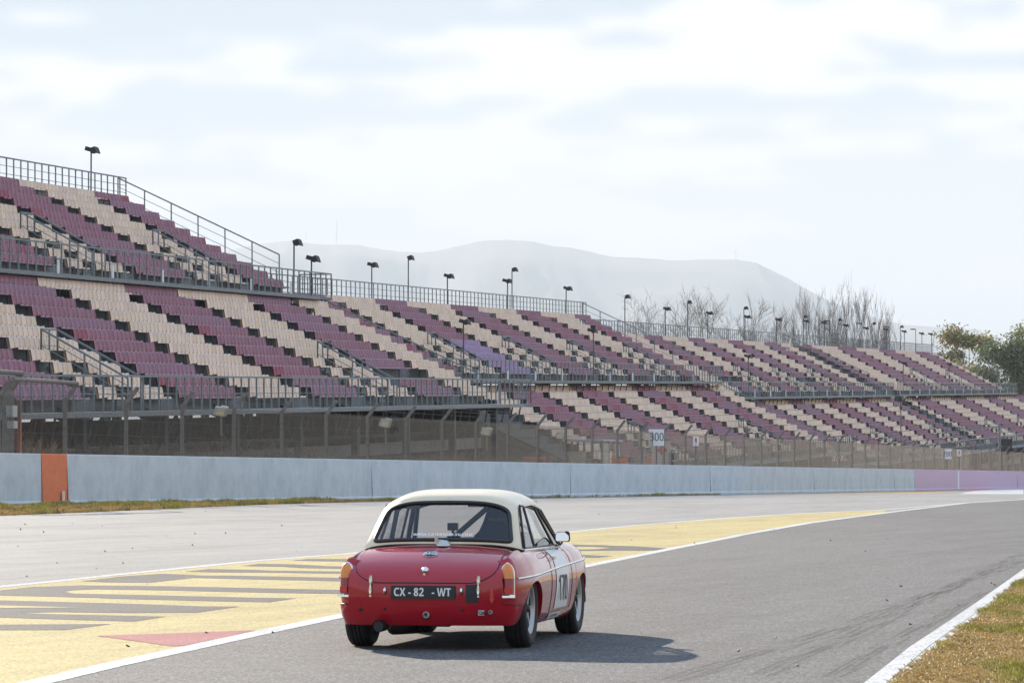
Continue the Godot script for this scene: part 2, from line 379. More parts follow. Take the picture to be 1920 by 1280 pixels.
	structure(lay(PackedVector2Array([k2[0], k2[1], kb[1], kb[0]]), 0.012, "kerb_stripe", M.kerb_red))

# ---------------------------------------------------------------- hills
func hills():
	var hm := tex_mat(noise_tex(256, 71, [lin(0.035, 0.045, 0.025), lin(0.06, 0.07, 0.035), lin(0.10, 0.095, 0.06)], [[6, 0.7], [40, 0.5]], 0.2), 0.002, 0.95)
	var ridge := [[-1400, 640], [-900, 560], [-400, 520], [0, 505], [250, 488], [400, 474], [480, 456], [545, 447], [600, 454], [680, 459], [745, 470], [790, 471], [840, 462], [900, 449], [950, 447], [1000, 450], [1040, 461], [1075, 463], [1150, 478], [1250, 485], [1380, 485], [1420, 491], [1480, 521], [1540, 553], [1600, 579], [1650, 596], [1700, 608], [1780, 611], [1830, 613], [1870, 628], [1930, 655], [2050, 700], [2300, 780], [2700, 860]]
	var D := 14000.0
	var n := FastNoiseLite.new(); n.seed = 3; n.frequency = 0.0009; n.fractal_octaves = 5
	var top := []
	for i in ridge.size() - 1:
		for k in 12:
			var t := k / 12.0; var px: float = lerpf(ridge[i][0], ridge[i + 1][0], t); var py: float = lerpf(ridge[i][1], ridge[i + 1][1], t)
			var r := ray(px, py); var p := EYE + r * (D / -r.z); p.y += n.get_noise_1d(p.x * 3.0) * 9.0
			top.append(p)
	var st := S(); st.set_smooth_group(1)
	var R := 26
	var at := func(i: int, j: int) -> Vector3:
		var p: Vector3 = top[i]; var f := absf(j - R / 2.0) / (R / 2.0)
		var z := (j - R / 2.0) / (R / 2.0) * 4500.0
		var y := p.y * pow(1.0 - f, 1.25) - 6.0
		y += n.get_noise_2d(p.x, z * 1.3) * 260.0 * sin(PI * f) * (p.y / 900.0)
		return Vector3(p.x, maxf(y, -6.0), p.z + z)
	for i in top.size() - 1:
		for j in R: quad(st, at.call(i, j), at.call(i + 1, j), at.call(i + 1, j + 1), at.call(i, j + 1))
	structure(put(st, "hills", hm))
	for q in [[574, 447, 436], [631, 453, 412], [1380, 485, 468], [1597, 577, 505]]:
		var r := ray(q[0], q[1]); var p := EYE + r * (D / -r.z); var r2 := ray(q[0], q[2]); var p2 := EYE + r2 * (D / -r2.z)
		var mast := thing("radio_mast", "thin distant radio mast standing on the crest of the hills", "mast", p - Vector3(0, 8, 0), "masts on the hill crest")
		var hgt := p2.y - p.y + 8.0
		var s1 := S(); bar(s1, Vector3.ZERO, Vector3(0, hgt, 0), 2.4); put(s1, "pole", M.steel, mast)
		var s2 := S(); bar(s2, Vector3(-4, hgt * 0.8, 0), Vector3(4, hgt * 0.8, 0), 1.0); put(s2, "crossarm", M.steel, mast)

# ---------------------------------------------------------------- wall and fence
const WALL_TOP := 2.0
func barrier():
	var b := thing("concrete_wall", "long grey painted concrete wall along the track under the fence", "wall", w3(0, 0.6, 0))
	var inv := b.transform.affine_inverse()
	var xs := [on_wall(77, 950).x, on_wall(125, 948).x, on_wall(1716, 919).x, on_wall(1797, 917).x]
	var piece := func(s0: float, s1: float, called: String, m: Material, proud: float) -> MeshInstance3D:
		var st := S()
		var prof := [Vector2(proud + 0.05, 0.5), Vector2(proud + 0.05, 0.70), Vector2(proud, 0.76), Vector2(proud - 0.02, WALL_TOP - 0.02), Vector2(proud - 0.05, WALL_TOP + proud * 0.5), Vector2(-0.30, WALL_TOP + proud * 0.5), Vector2(-0.32, 0.5)]
		for k in prof.size():
			var a: Vector2 = prof[k]; var c: Vector2 = prof[(k + 1) % prof.size()]
			quad(st, inv * w3(s0, a.y, a.x), inv * w3(s1, a.y, a.x), inv * w3(s1, c.y, c.x), inv * w3(s0, c.y, c.x))
		for s in [s0, s1]:
			for k in range(1, prof.size() - 1):
				for q in [prof[0], prof[k], prof[k + 1]]: st.add_vertex(inv * w3(s, q.y, q.x))
		return put(st, called, m, b)
	# panels of 12 m with thin joints
	var s := -60.0
	while s < xs[0] - 0.1:
		var e := minf(s + 12.0, xs[0] - 0.01); piece.call(s, e - 0.012, "wall_panel", M.wall, 0.0); s = e
	piece.call(xs[0], xs[1], "wall_panel", M.wall_orange, 0.004).set_meta("label", "orange painted panel of the wall")
	var plate := S(); var pq := on_wall(114, 930)
	box(plate, inv * w3(pq.x, pq.y, 0.065), Vector3(0.14, 0.27, 0.02), Basis(Vector3.UP, -WALL_A + PI / 2))
	put(plate, "marker_plate", M.cream_paint, b)
	s = xs[1] + 0.01
	while s < xs[2] - 0.1:
		var e := minf(s + 24.0, xs[2]); piece.call(s, e - 0.0005, "wall_panel", M.wall, 0.0); s = e
	for k in 12:
		var e: float = s + (xs[3] - xs[2] if k == 0 else 28.0)
		piece.call(s, e - 0.02, "wall_panel", M.wall_pink, 0.0).set_meta("label", "faded pink panel of the wall")
		s = e
	var strip := S(); box(strip, inv * w3(xs[3], 1.33, 0.02), Vector3(0.5, 1.3, 0.06), Basis(Vector3.UP, -WALL_A + PI / 2)); put(strip, "joint_strip", M.white, b)

func fence():
	var f := thing("debris_fence", "tall wire debris fence with cranked rusty posts behind the concrete wall", "fence", w3(0, WALL_TOP, -0.2))
	var inv := f.transform.affine_inverse()
	var L := func(s: float, y: float, d: float) -> Vector3: return inv * w3(s, y, d)
	var s0: float = on_wall(138, 850, -0.15).x
	var ph := 1.52
	var bm := Basis(Vector3.UP, -WALL_A + PI / 2)
	var pm: Mesh
	var ps := S()
	box(ps, Vector3(0, ph / 2 - 0.7, 0), Vector3(0.085, ph + 1.4, 0.10))
	bar(ps, Vector3(0, ph - 0.06, 0), Vector3(0, ph + 0.40, 0.36), 0.10, 0.09)
	ps.generate_normals(); pm = ps.commit()
	var tips := []
	for i in range(-8, 92):
		var s := s0 + i * 4.0
		inst(pm, "post", M.rust_steel, f, Transform3D(bm, L.call(s, WALL_TOP, -0.42)))
		tips.append(s)
	# horizontal cables, top pipe over the first bays
	var cb := S()
	for y in [0.12, 0.55, 0.98, 1.4]:
		for i in tips.size() - 1: wire(cb, L.call(tips[i], WALL_TOP + y, -0.35), L.call(tips[i + 1], WALL_TOP + y, -0.35), 0.006)
	for h in [[0.15, 0.16], [0.28, 0.30], [0.36, 0.40]]:
		for i in tips.size() - 1: wire(cb, L.call(tips[i], WALL_TOP + ph + h[1], -0.42 + h[0]), L.call(tips[i + 1], WALL_TOP + ph + h[1], -0.42 + h[0]), 0.006)
	put(cb, "cables", M.wire, f)
	for pr in [[s0 - 8.0, s0 - 4.9], [s0 - 3.9, s0]]:
		var t := S(); tube(t, [L.call(pr[0], WALL_TOP + ph + 0.4, -0.06), L.call(pr[1], WALL_TOP + ph + 0.4, -0.06)], 0.055, 8); put(t, "top_pipe", M.rust_steel, f)
	# chain link mesh, one sheet of wires per stretch
	var s_from := s0 - 16.0; var s_to := s0 + 330.0; var sp := 0.085
	var st := S(); var s := s_from
	while s < s_to:
		wire(st, L.call(s, WALL_TOP, -0.34), L.call(s + 1.05, WALL_TOP + 1.5, -0.34), 0.0045)
		wire(st, L.call(s + 1.05, WALL_TOP, -0.345), L.call(s, WALL_TOP + 1.5, -0.345), 0.0045)
		if s > s0 + 150: sp = 0.15
		s += sp
	put(st, "wire_mesh", M.wire, f).set_meta("kind", "stuff")
	# heavy gate posts at the left edge of the view
	var gate := thing("gate_post", "heavy rusty gate post with orange edge behind the wall beside the orange panel", "post", w3(on_wall(14, 850, -0.6).x, 0.6, -0.6), "", bm)
	var g1 := S(); box(g1, Vector3(0, 1.55, 0), Vector3(0.24, 3.1, 0.24)); bar(g1, Vector3(0, 3.0, 0), Vector3(0, 3.45, 0.34), 0.14); put(g1, "post", M.rust_steel, gate)
	var g2 := S(); tube(g2, [Vector3(-2.6, 3.5, 0.36), Vector3(0.1, 3.5, 0.36)], 0.06, 8); put(g2, "top_pipe", M.rust_steel, gate)
	var g3 := S(); box(g3, Vector3(0.42, 1.4, 0), Vector3(0.2, 2.8, 0.2)); put(g3, "post", flat_mat(lin(0.14, 0.06, 0.04), 0.7), gate)
	var g4 := S(); box(g4, Vector3(0.56, 1.25, 0.02), Vector3(0.06, 2.3, 0.16)); put(g4, "edge_strip", M.wall_orange, gate)
	var g5 := S(); box(g5, Vector3(-0.2, 2.5, 0.2), Vector3(0.26, 0.3, 0.2)); box(g5, Vector3(-0.16, 2.15, 0.2), Vector3(0.22, 0.2, 0.2)); put(g5, "cabinet", flat_mat(lin(0.35, 0.36, 0.34), 0.5), gate)
	# lower second fence behind
	var f2 := thing("wire_fence", "low sagging wire fence in the shade below the grandstand", "fence", w3(0, 0.6, -7.0))
	inv = f2.transform.affine_inverse()
	for i in range(-6, 40):
		var p := S(); box(p, L.call(s0 + 1.4 + i * 4.0, 1.75, -7.0), Vector3(0.09, 2.3, 0.09), bm); put(p, "post", M.rust_steel, f2)
	var s2 := S(); s = s0 - 24.0
	while s < s0 + 160.0:
		var top := 2.75 + 0.14 * cos((s - s0 - 1.4) * TAU / 4.0)
		wire(s2, L.call(s, 0.9, -6.94), L.call(s + 0.9, top, -6.94), 0.004)
		wire(s2, L.call(s + 0.9, 0.9, -6.95), L.call(s, top, -6.95), 0.004)
		s += 0.13
	put(s2, "wire_mesh", M.wire, f2).set_meta("kind", "stuff")

# ---------------------------------------------------------------- grandstands
const RISE := 0.42
const TREAD := 0.79
var blocks := []     # transform of each block at the top-left seat corner of its lower tier
func block_basis(deg: float) -> Basis:
	var a := deg_to_rad(deg); var g := 0.028
	var u := Vector3(sin(a) * cos(g), sin(g), -cos(a) * cos(g)); var n := Vector3(cos(a), 0, sin(a))
	return Basis(u, n.cross(u), n)
var seat_meshes := {}
func seat_row_mesh(count: int, pitch: float, kind: String, variant: int) -> Mesh:
	var key := "%d_%d_%s_%d" % [count, int(pitch * 1000), kind, variant]
	if seat_meshes.has(key): return seat_meshes[key]
	var r := RandomNumberGenerator.new(); r.seed = hash(key)
	var st := S()
	var base := Vector3(0.74, 0.53, 0.375)
	var red_from := r.randi() % maxi(count, 1); var red_to := red_from + r.randi() % 6
	for i in count:
		var c: Vector3
		if kind == "b": c = base * r.randf_range(0.90, 1.06) + Vector3(0.0, 0.0, r.randf_range(-0.02, 0.03))
		elif kind == "v": c = Vector3(0.34, 0.21, 0.32) * r.randf_range(0.92, 1.08)
		else:
			c = Vector3(0.295, 0.115, 0.138) * r.randf_range(0.88, 1.1)
			if variant % 3 == 1: c = c.lerp(Vector3(0.285, 0.138, 0.172), 0.7)
			if variant % 3 == 0 and i >= red_from and i < red_to: c = Vector3(0.30, 0.065, 0.08)
		st.set_color(Color(c.x, c.y, c.z))
		var x0 := i * pitch + 0.012; var x1 := (i + 1) * pitch - 0.012; var xm := (x0 + x1) * 0.5
		# moulded shell: back with turned-in edges, pan with a lip
		var xs := [x0, x0 + 0.055, xm, x1 - 0.055, x1]; var dz := [0.055, 0.012, 0.0, 0.012, 0.055]
		var prof := [Vector2(-0.03, 0.0), Vector2(0.0, 0.01), Vector2(0.06, -0.30), Vector2(0.10, -0.37), Vector2(0.40, -0.355), Vector2(0.42, -0.40)]   # (z, y)
		st.set_smooth_group(1)
		for k in 4:
			for j in prof.size() - 1:
				var a := Vector3(xs[k], prof[j].y, prof[j].x + (dz[k] if j > 0 and j < 3 else 0.0)); var b := Vector3(xs[k + 1], prof[j].y, prof[j].x + (dz[k + 1] if j > 0 and j < 3 else 0.0))
				var jj := j + 1
				var d := Vector3(xs[k], prof[jj].y + (0.03 if (k == 0) and jj == 4 else 0.0), prof[jj].x + (dz[k] if jj > 0 and jj < 3 else 0.0)); var e := Vector3(xs[k + 1], prof[jj].y + (0.03 if k == 3 and jj == 4 else 0.0), prof[jj].x + (dz[k + 1] if jj > 0 and jj < 3 else 0.0))
				quad(st, a, b, e, d)
		st.set_smooth_group(0xFFFFFFFF)
		quad(st, Vector3(x0, -0.0, -0.03), Vector3(x1, 0.0, -0.03), Vector3(x1, -0.38, 0.04), Vector3(x0, -0.38, 0.04))
	st.set_color(Color(0.06, 0.065, 0.07))
	for k in 2: box(st, Vector3(pitch * count * (0.2 + 0.6 * k), -0.60, 0.2), Vector3(0.05, 0.44, 0.05))
	box(st, Vector3(pitch * count * 0.5, -0.41, 0.2), Vector3(pitch * count - 0.1, 0.04, 0.06))
	st.generate_normals(); seat_meshes[key] = st.commit(); return seat_meshes[key]

func rail_part(parent: Node3D, called: String, a: Vector3, b: Vector3, h: float, pitch: float, bars: int, top_m: Material):
	var st := S(); var n := maxi(1, int(round((b - a).length() / pitch))); var up := Vector3(0, h, 0)
	for i in n + 1:
		var p := a.lerp(b, float(i) / n); bar(st, p, p + up, 0.05)
	for k in bars: bar(st, a + up * (k + 1.0) / (bars + 1.0), b + up * (k + 1.0) / (bars + 1.0), 0.025)
	var o := put(st, called, M.rail, parent)
	var t := S(); bar(t, a + up, b + up, 0.07, 0.06); put(t, "handrail", top_m, o)

# one tier: groups is a list of [from, to, kind]; everything is local to the block, origin at the seat back of row 0
func tier(parent: Node3D, o: Vector3, x0: float, x1: float, groups: Array, split: Array, upper: bool, ground_y: float, seed_: int):
	var r := RandomNumberGenerator.new(); r.seed = seed_
	var rows := 11
	# stepped deck
	var st := S(); var pts := [Vector2(-0.9, -0.8)]
	for k in rows:
		pts.append(Vector2(k * TREAD - 0.08 if k > 0 else -0.08, -0.8 - maxi(k - 1, 0) * RISE)); pts.append(Vector2(k * TREAD - 0.08, -0.8 - k * RISE))
	pts.append(Vector2(9.6, -0.8 - 10 * RISE)); pts.append(Vector2(9.6, -0.95 - 10 * RISE)); pts.append(Vector2(8.0, -1.0 - 10 * RISE)); pts.append(Vector2(-0.9, -1.35))
	for k in pts.size():
		var a: Vector2 = pts[k]; var b: Vector2 = pts[(k + 1) % pts.size()]
		if a.is_equal_approx(b): continue
		quad(st, o + Vector3(x0, a.y, a.x), o + Vector3(x1, a.y, a.x), o + Vector3(x1, b.y, b.x), o + Vector3(x0, b.y, b.x))
	for x in [x0, x1]:
		var tri := Geometry2D.triangulate_polygon(PackedVector2Array(pts))
		for i in tri: st.add_vertex(o + Vector3(x, pts[i].y, pts[i].x))
	put(st, "stepped_deck", M.deck, parent)
	var kb := S(); box(kb, o + Vector3((x0 + x1) / 2, -0.46, -0.86), Vector3(x1 - x0, 0.68, 0.05)); put(kb, "kick_board", M.deck, parent)
	# pale edge beam of the front walkway
	var eb := S(); box(eb, o + Vector3((x0 + x1) / 2, -5.08, 9.66), Vector3(x1 - x0, 0.16, 0.1)); put(eb, "edge_beam", M.steel, parent)
	var pitch := 0.425
	for row in rows:
		for gi in groups.size():
			var g: Array = groups[gi]
			var a: float = g[0]; var b: float = g[1]; var kind: String = g[2]
			var y := -RISE * row; var z := TREAD * row
			var parts := [[a, b]]
			if row == 0 and gi + 1 < groups.size():
				# the last row runs on over the gap; beige takes it
				if kind == "b": parts = [[a - (0.0 if gi == 0 else 1.4), groups[gi + 1][0]]]
			elif row >= 7 and gi in split: parts = [[a, a + 1.6], [a + 3.0, b]]
			if row >= 8 and r.randf() < 0.03: continue
			for q in parts:
				var n := int(round((q[1] - q[0]) / pitch)); if n < 1: continue
				var kd := kind
				if kind == "v" and not (row > 5 and row < 11): kd = "p"
				var mi := inst(seat_row_mesh(n, (q[1] - q[0]) / n, kd, r.randi() % 6), "seat_row", M.seat, parent, Transform3D(Basis.IDENTITY, o + Vector3(q[0], y, z)))
	# railings
	if upper: rail_part(parent, "back_railing", o + Vector3(x0, -0.8, -0.7), o + Vector3(x1 + 1.2, -0.8, -0.7), 1.8, 0.80, 4, M.rail)
	rail_part(parent, "front_railing", o + Vector3(x0, -5.0, 9.5), o + Vector3(x1 + 2.4, -5.0, 9.5), 1.15, 0.82, 1, M.rail)
	var es := S(); box(es, o + Vector3(x1 + 1.2, -5.07, 8.7), Vector3(2.4, 0.12, 1.7)); put(es, "end_platform", M.deck, parent)
	rail_part(parent, "platform_railing", o + Vector3(x1 + 2.4, -5.0, 7.9), o + Vector3(x1 + 2.4, -5.0, 9.5), 1.15, 0.5, 4, M.rail)
	rail_part(parent, "end_railing", o + Vector3(x1 + 0.15, -0.8, -0.7), o + Vector3(x1 + 0.15, -4.7, 7.6), 1.75 if upper else 1.1, 1.45, 3 if upper else 1, M.rail)
	for gi in split:
		var a: float = groups[gi][0]
		var zf := 6.0 * TREAD + 0.55
		rail_part(parent, "stair_railing", o + Vector3(a + 1.6, -0.8 - 6 * RISE, zf), o + Vector3(a + 3.0, -0.8 - 6 * RISE, zf), 1.1, 0.7, 1, M.rail)
		for dx in [1.6, 3.0]: rail_part(parent, "stair_railing", o + Vector3(a + dx, -0.8 - 6 * RISE, zf), o + Vector3(a + dx, -5.0, 8.4), 1.1, 1.6, 1, M.rail)
		var sp := S()
		for k in 4: box(sp, o + Vector3(a + 2.3, -0.8 - (6.5 + k) * RISE, (6.65 + k) * TREAD + 0.15), Vector3(1.2, 0.1, 0.3))
		put(sp, "stairs", M.steel, parent)
	# struts hanging under the walkway and supports below
	var x := x0 + 0.4
	var ss := S(); bar(ss, Vector3(0, -5.1, 9.45), Vector3(0, -5.85, 9.3), 0.06); ss.generate_normals(); var strut := ss.commit()
	while x < x1 + 2.0:
		inst(strut, "strut", M.dark_steel, parent, Transform3D(Basis.IDENTITY, o + Vector3(x, 0, 0))); x += 1.5
	if upper:
		x = x0 + 2.0
		while x < x1:
			var wp := S(); box(wp, o + Vector3(x, -4.72, 9.42), Vector3(0.14, 0.55, 0.06)); put(wp, "white_marker", M.white, parent); x += 5.6
	x = x0 + 0.6
	while x < x1:
		var c1 := S(); var yb := ground_y - 0.5
		for q in [[-0.6, -1.35], [4.0, -3.2], [8.6, -5.1]]:
			if upper and q[0] > 8.0: continue
			bar(c1, o + Vector3(x, q[1], q[0]), Vector3(o.x + x, yb - x * 0.028, o.z + q[0]), 0.28)
		bar(c1, o + Vector3(x, -1.5, -0.7), o + Vector3(x, -5.35, 8.6), 0.22, 0.4)
		put(c1, "support_frame", M.dark_steel, parent); x += 7.3
	if not upper:
		for xe in [x0 + 0.1, x1 - 0.1]:
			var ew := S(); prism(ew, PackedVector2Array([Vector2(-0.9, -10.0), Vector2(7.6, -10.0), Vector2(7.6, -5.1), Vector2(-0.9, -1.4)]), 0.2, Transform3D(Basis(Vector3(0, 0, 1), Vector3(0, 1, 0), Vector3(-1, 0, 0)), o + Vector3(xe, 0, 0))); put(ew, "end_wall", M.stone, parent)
		# lattice girder under the rows
		var lt := S(); x = x0
		while x < x1:
			for k in 3:
				var xa := x + k * 1.25
				bar(lt, o + Vector3(xa, -5.2, 5.6), o + Vector3(xa + 1.25, -6.3, 5.6), 0.07); bar(lt, o + Vector3(xa + 1.25, -5.2, 5.6), o + Vector3(xa, -6.3, 5.6), 0.07)
			bar(lt, o + Vector3(x, -5.2, 5.6), o + Vector3(x, -6.3, 5.6), 0.09); x += 7.3
		box(lt, o + Vector3((x0 + x1) / 2, -5.15, 5.6), Vector3(x1 - x0, 0.14, 0.14)); box(lt, o + Vector3((x0 + x1) / 2, -6.35, 5.6), Vector3(x1 - x0, 0.14, 0.14))
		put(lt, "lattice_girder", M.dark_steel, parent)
		var cb := S(); box(cb, o + Vector3((x0 + x1) / 2, -6.85, 7.4), Vector3(x1 - x0, 0.5, 0.5)); put(cb, "ground_beam", M.concrete, parent)
		x = x0
		while x < x1:
			var e := minf(x + 14.6, x1)
			var open := x0 < -39.0 and x > -12.0 and x < 16.0
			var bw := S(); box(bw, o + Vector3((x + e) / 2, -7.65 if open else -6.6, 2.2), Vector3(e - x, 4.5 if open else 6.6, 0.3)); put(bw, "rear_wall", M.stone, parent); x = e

func series(from: float, n: int, pitch: float, gap: float, first: String) -> Array:
	var out := []
	for i in n:
		var k := first if i % 2 == 0 else ("p" if first == "b" else "b")
		out.append([from + i * pitch, from + (i + 1) * pitch - gap, k])
	return out

func grandstands():
	var names := ["near grandstand block with two tiers of purple and beige seats beside the orange wall panel", "second grandstand block of purple and beige seats behind the 300 board", "third grandstand block of purple and beige seats in front of the bare trees", "far grandstand block of purple and beige seats in front of the green trees"]
	var P := [[Vector3(-17.68, 8.97, -121.74), 14.7], [Vector3(1.49, 6.99, -192.44), 17.2], [Vector3(22.56, 7.89, -262.33), 17.2], [Vector3(44.06, 9.95, -333.76), 17.0]]
	var U := [Vector3(20.8, 5.23, -9.59), Vector3(-3.29, 5.29, -9.16), Vector3(-4.06, 5.26, -9.11), Vector3(-4.69, 5.32, -9.26)]
	for i in 4:
		var b := block_basis(P[i][1]); blocks.append([Transform3D(b, P[i][0]), U[i]])
		var node := thing("grandstand", names[i], "grandstand", P[i][0] - Vector3(0, P[i][0].y - 0.6, 0), "grandstand blocks along the track", b)
		var oy: float = P[i][0].y - 0.6
		var o := Vector3(0, oy, 0); var gy := 0.0
		var lo: Array; var up: Array; var ls: Array; var us: Array; var lx: Array; var ux: Array
		match i:
			0:
				lo = series(-36.9, 9, 7.46, 1.5, "p"); lo.append([29.99, 34.48, "b"]); ls = [3, 7]; lx = [-40.0, 34.8]
				up = series(-51.7 , 8, 7.43, 1.45, "b"); up.append([7.48, 11.92, "p"]); us = [4, 6]; ux = [-52.0, 12.3]
				up = []
				for k in 6: up.append([-37.15 + 7.43 * k, -37.15 + 7.43 * k + 5.95, "p" if k % 2 == 0 else "b"])
				up.append([7.48, 11.92, "p"]); us = [3, 5]; ux = [-38.0, 12.3]
			1:
				lo = [[-13.0, -8.7, "b"]]; lo.append_array(series(-7.31, 7, 7.31, 1.4, "p")); lo.append([43.84, 48.33, "b"]); ls = [2, 6]; lx = [-13.4, 48.7]
				up = series(-21.5, 9, 7.21, 1.4, "b"); up.append([43.41, 47.7, "p"]); us = [2, 4, 6, 8]; ux = [-22.0, 48.0]
			2:
				lo = series(-21.8, 9, 7.27, 1.3, "b"); lo.append([43.7, 48.1, "p"]); ls = [4, 8]; lx = [-22.2, 48.5]
				up = series(-21.7, 9, 7.23, 1.3, "p"); up.append([43.4, 47.7, "b"]); us = [3, 5, 7]; ux = [-22.0, 48.0]
			3:
				lo = series(-13.4, 7, 11.95, 1.4, "p"); lo.push_front([-17.9, -14.7, "b"]); ls = [2, 4]; lx = [-18.2, 72.0]
				up = series(-11.7, 6, 11.78, 1.4, "b"); up.push_front([-17.4, -13.2, "p"]); up.append([59.2, 62.6, "b"]); us = [3, 5]; ux = [-17.8, 63.0]
		if i == 1: up[5][2] = "p"
		if i == 1: up[3][2] = "v"
		tier(node, o, lx[0], lx[1], lo, ls, false, gy, 100 + i)
		tier(node, o + U[i], ux[0], ux[1], up, us, true, gy, 200 + i)

# a pixel met with the plane of a tier: returns world position on it (n local depth, y local height relative to tier origin)
func on_tier(i: int, upper: bool, px: float, py: float, n: float) -> Vector3:
	var tr: Transform3D = blocks[i][0]; var o: Vector3 = blocks[i][1] if upper else Vector3.ZERO
	var inv := tr.affine_inverse(); var e := inv * EYE - o; var r := inv.basis * ray(px, py)
	var t := (n - e.z) / r.z; return e + r * t
func tier_to_world(i: int, upper: bool, p: Vector3) -> Vector3:
	return blocks[i][0] * (p + (blocks[i][1] if upper else Vector3.ZERO))

func poles():
	# [block, upper, pixel x of pole, pixel y of the lamp, local depth, arm in px (lamp offset), style]
	var list := [
		[0, true, 169, 283, -0.8, 6, 0], [0, true, 550, 456, 9.0, 6, 1], [0, true, 583, 487, 9.0, 7, 0],
		[1, true, 696, 498, -0.8, 5, 0], [1, true, 763, 484, -2.5, 4, 1], [1, true, 838, 519, -0.8, 6, 0], [1, true, 958, 506, -2.5, 5, 1], [1, true, 951, 528, -0.8, 2, 0], [1, true, 1061, 542, -0.8, 6, 0],
		[2, true, 1171, 557, 2.0, 5, 1], [2, true, 1247, 580, -0.8, 6, 0], [2, true, 1288, 567, -2.5, 4, 1], [2, true, 1327, 588, -0.8, 6, 0], [2, true, 1394, 578, -2.5, 4, 1], [2, true, 1397, 595, -0.8, 7, 0], [2, true, 1456, 600, -0.8, 6, 0],
		[3, true, 1506, 594, -2.5, 4, 1], [3, true, 1512, 603, -0.8, 2, 0], [3, true, 1546, 606, -0.8, 1, 0], [3, true, 1555, 601, -3.5, -8, 2], [3, true, 1571, 600, -2.5, 4, 1], [3, true, 1587, 611, -0.8, 1, 0], [3, true, 1616, 606, -3.5, -8, 2], [3, true, 1626, 616, -0.8, 0, 0], [3, true, 1635, 607, -2.5, 4, 1],
		[3, true, 1663, 618, -0.8, 0, 0], [3, true, 1667, 612, -3.5, -7, 2], [3, true, 1688, 613, -2.5, 3, 1], [3, true, 1696, 622, -0.8, 1, 0], [3, true, 1717, 617, -3.5, -7, 2], [3, true, 1729, 626, -0.8, 1, 0], [3, true, 1747, 627, -0.8, 0, 0],
		[1, true, 868, 605, 8.8, 6, 0], [1, true, 1112, 621, 8.8, 1, 0], [2, true, 1403, 669, 8.8, 2, 0], [3, true, 1694, 682, 8.8, 4, 0], [3, true, 1780, 684, 8.8, 3, 0], [2, false, 1689, 748, 9.2, -1, 0]]
	var txt := ["dark twin floodlight on a thin pole above the top row of ", "dark single floodlight on a tall pole behind ", "street lamp with a flat arm behind "]
	var bn := ["the near grandstand block", "the second grandstand block", "the third grandstand block", "the far grandstand block"]
	for q in list:
		var p := on_tier(q[0], q[1], q[2], q[3], q[4])
		var floor_y := -0.8 if q[4] < 0.0 else -0.8 - RISE * floorf(minf(q[4], 7.9) / TREAD)
		if q[4] < -0.9: floor_y = -6.0
		if q[4] > 8.0: floor_y = -5.0
		var base := tier_to_world(q[0], q[1], Vector3(p.x, floor_y, q[4]))
		var h: float = tier_to_world(q[0], q[1], Vector3(p.x, p.y, q[4])).y - base.y
		var label: String = txt[q[6]] + bn[q[0]]
		if q[4] > 8.0: label = "dark floodlight on a thin pole on the front walkway of " + bn[q[0]]
		var o := thing("street_lamp" if q[6] == 2 else "floodlight_pole", label, "street lamp" if q[6] == 2 else "floodlight", base, "floodlights on " + bn[q[0]], Basis(Vector3.UP, -deg_to_rad(17.0) + PI / 2))
		var s1 := S(); tube(s1, [Vector3.ZERO, Vector3(0, h, 0)], 0.04, 6); put(s1, "pole", M.dark_steel, o)
		var pxm := FOCAL / -base.z; var ax: float = q[5] / pxm
		var s2 := S()
		# the block's local frame: x along the rows, z to the track (to the right in the picture)
		if q[6] == 2:
			tube(s2, [Vector3(0, h, 0), Vector3(0, h + 0.05, ax)], 0.04, 5); put(s2, "arm", M.dark_steel, o)
			var s3 := S(); box(s3, Vector3(0, h, ax * 0.75), Vector3(0.28, 0.12, 0.6)); put(s3, "lamp_head", M.dark_steel, o)
		else:
			var rot := Basis(Vector3(1, 0, 0), -0.35)
			bar(s2, Vector3(0, h - 0.05, 0), Vector3(0, h, ax), 0.05); put(s2, "arm", M.dark_steel, o)
			var s3 := S(); box(s3, Vector3(0, h + 0.05, ax), Vector3(0.42, 0.24, 0.28), rot); box(s3, Vector3(0, h + 0.03, ax + 0.16), Vector3(0.48, 0.30, 0.04), rot); put(s3, "lamp_head", M.black, o)
			if q[6] == 0:
				var s4 := S(); box(s4, Vector3(-0.1, h + 0.1, ax - 0.26), Vector3(0.3, 0.2, 0.22), Basis(Vector3(1, 0, 0), 0.3)); put(s4, "lamp_head", M.black, o)

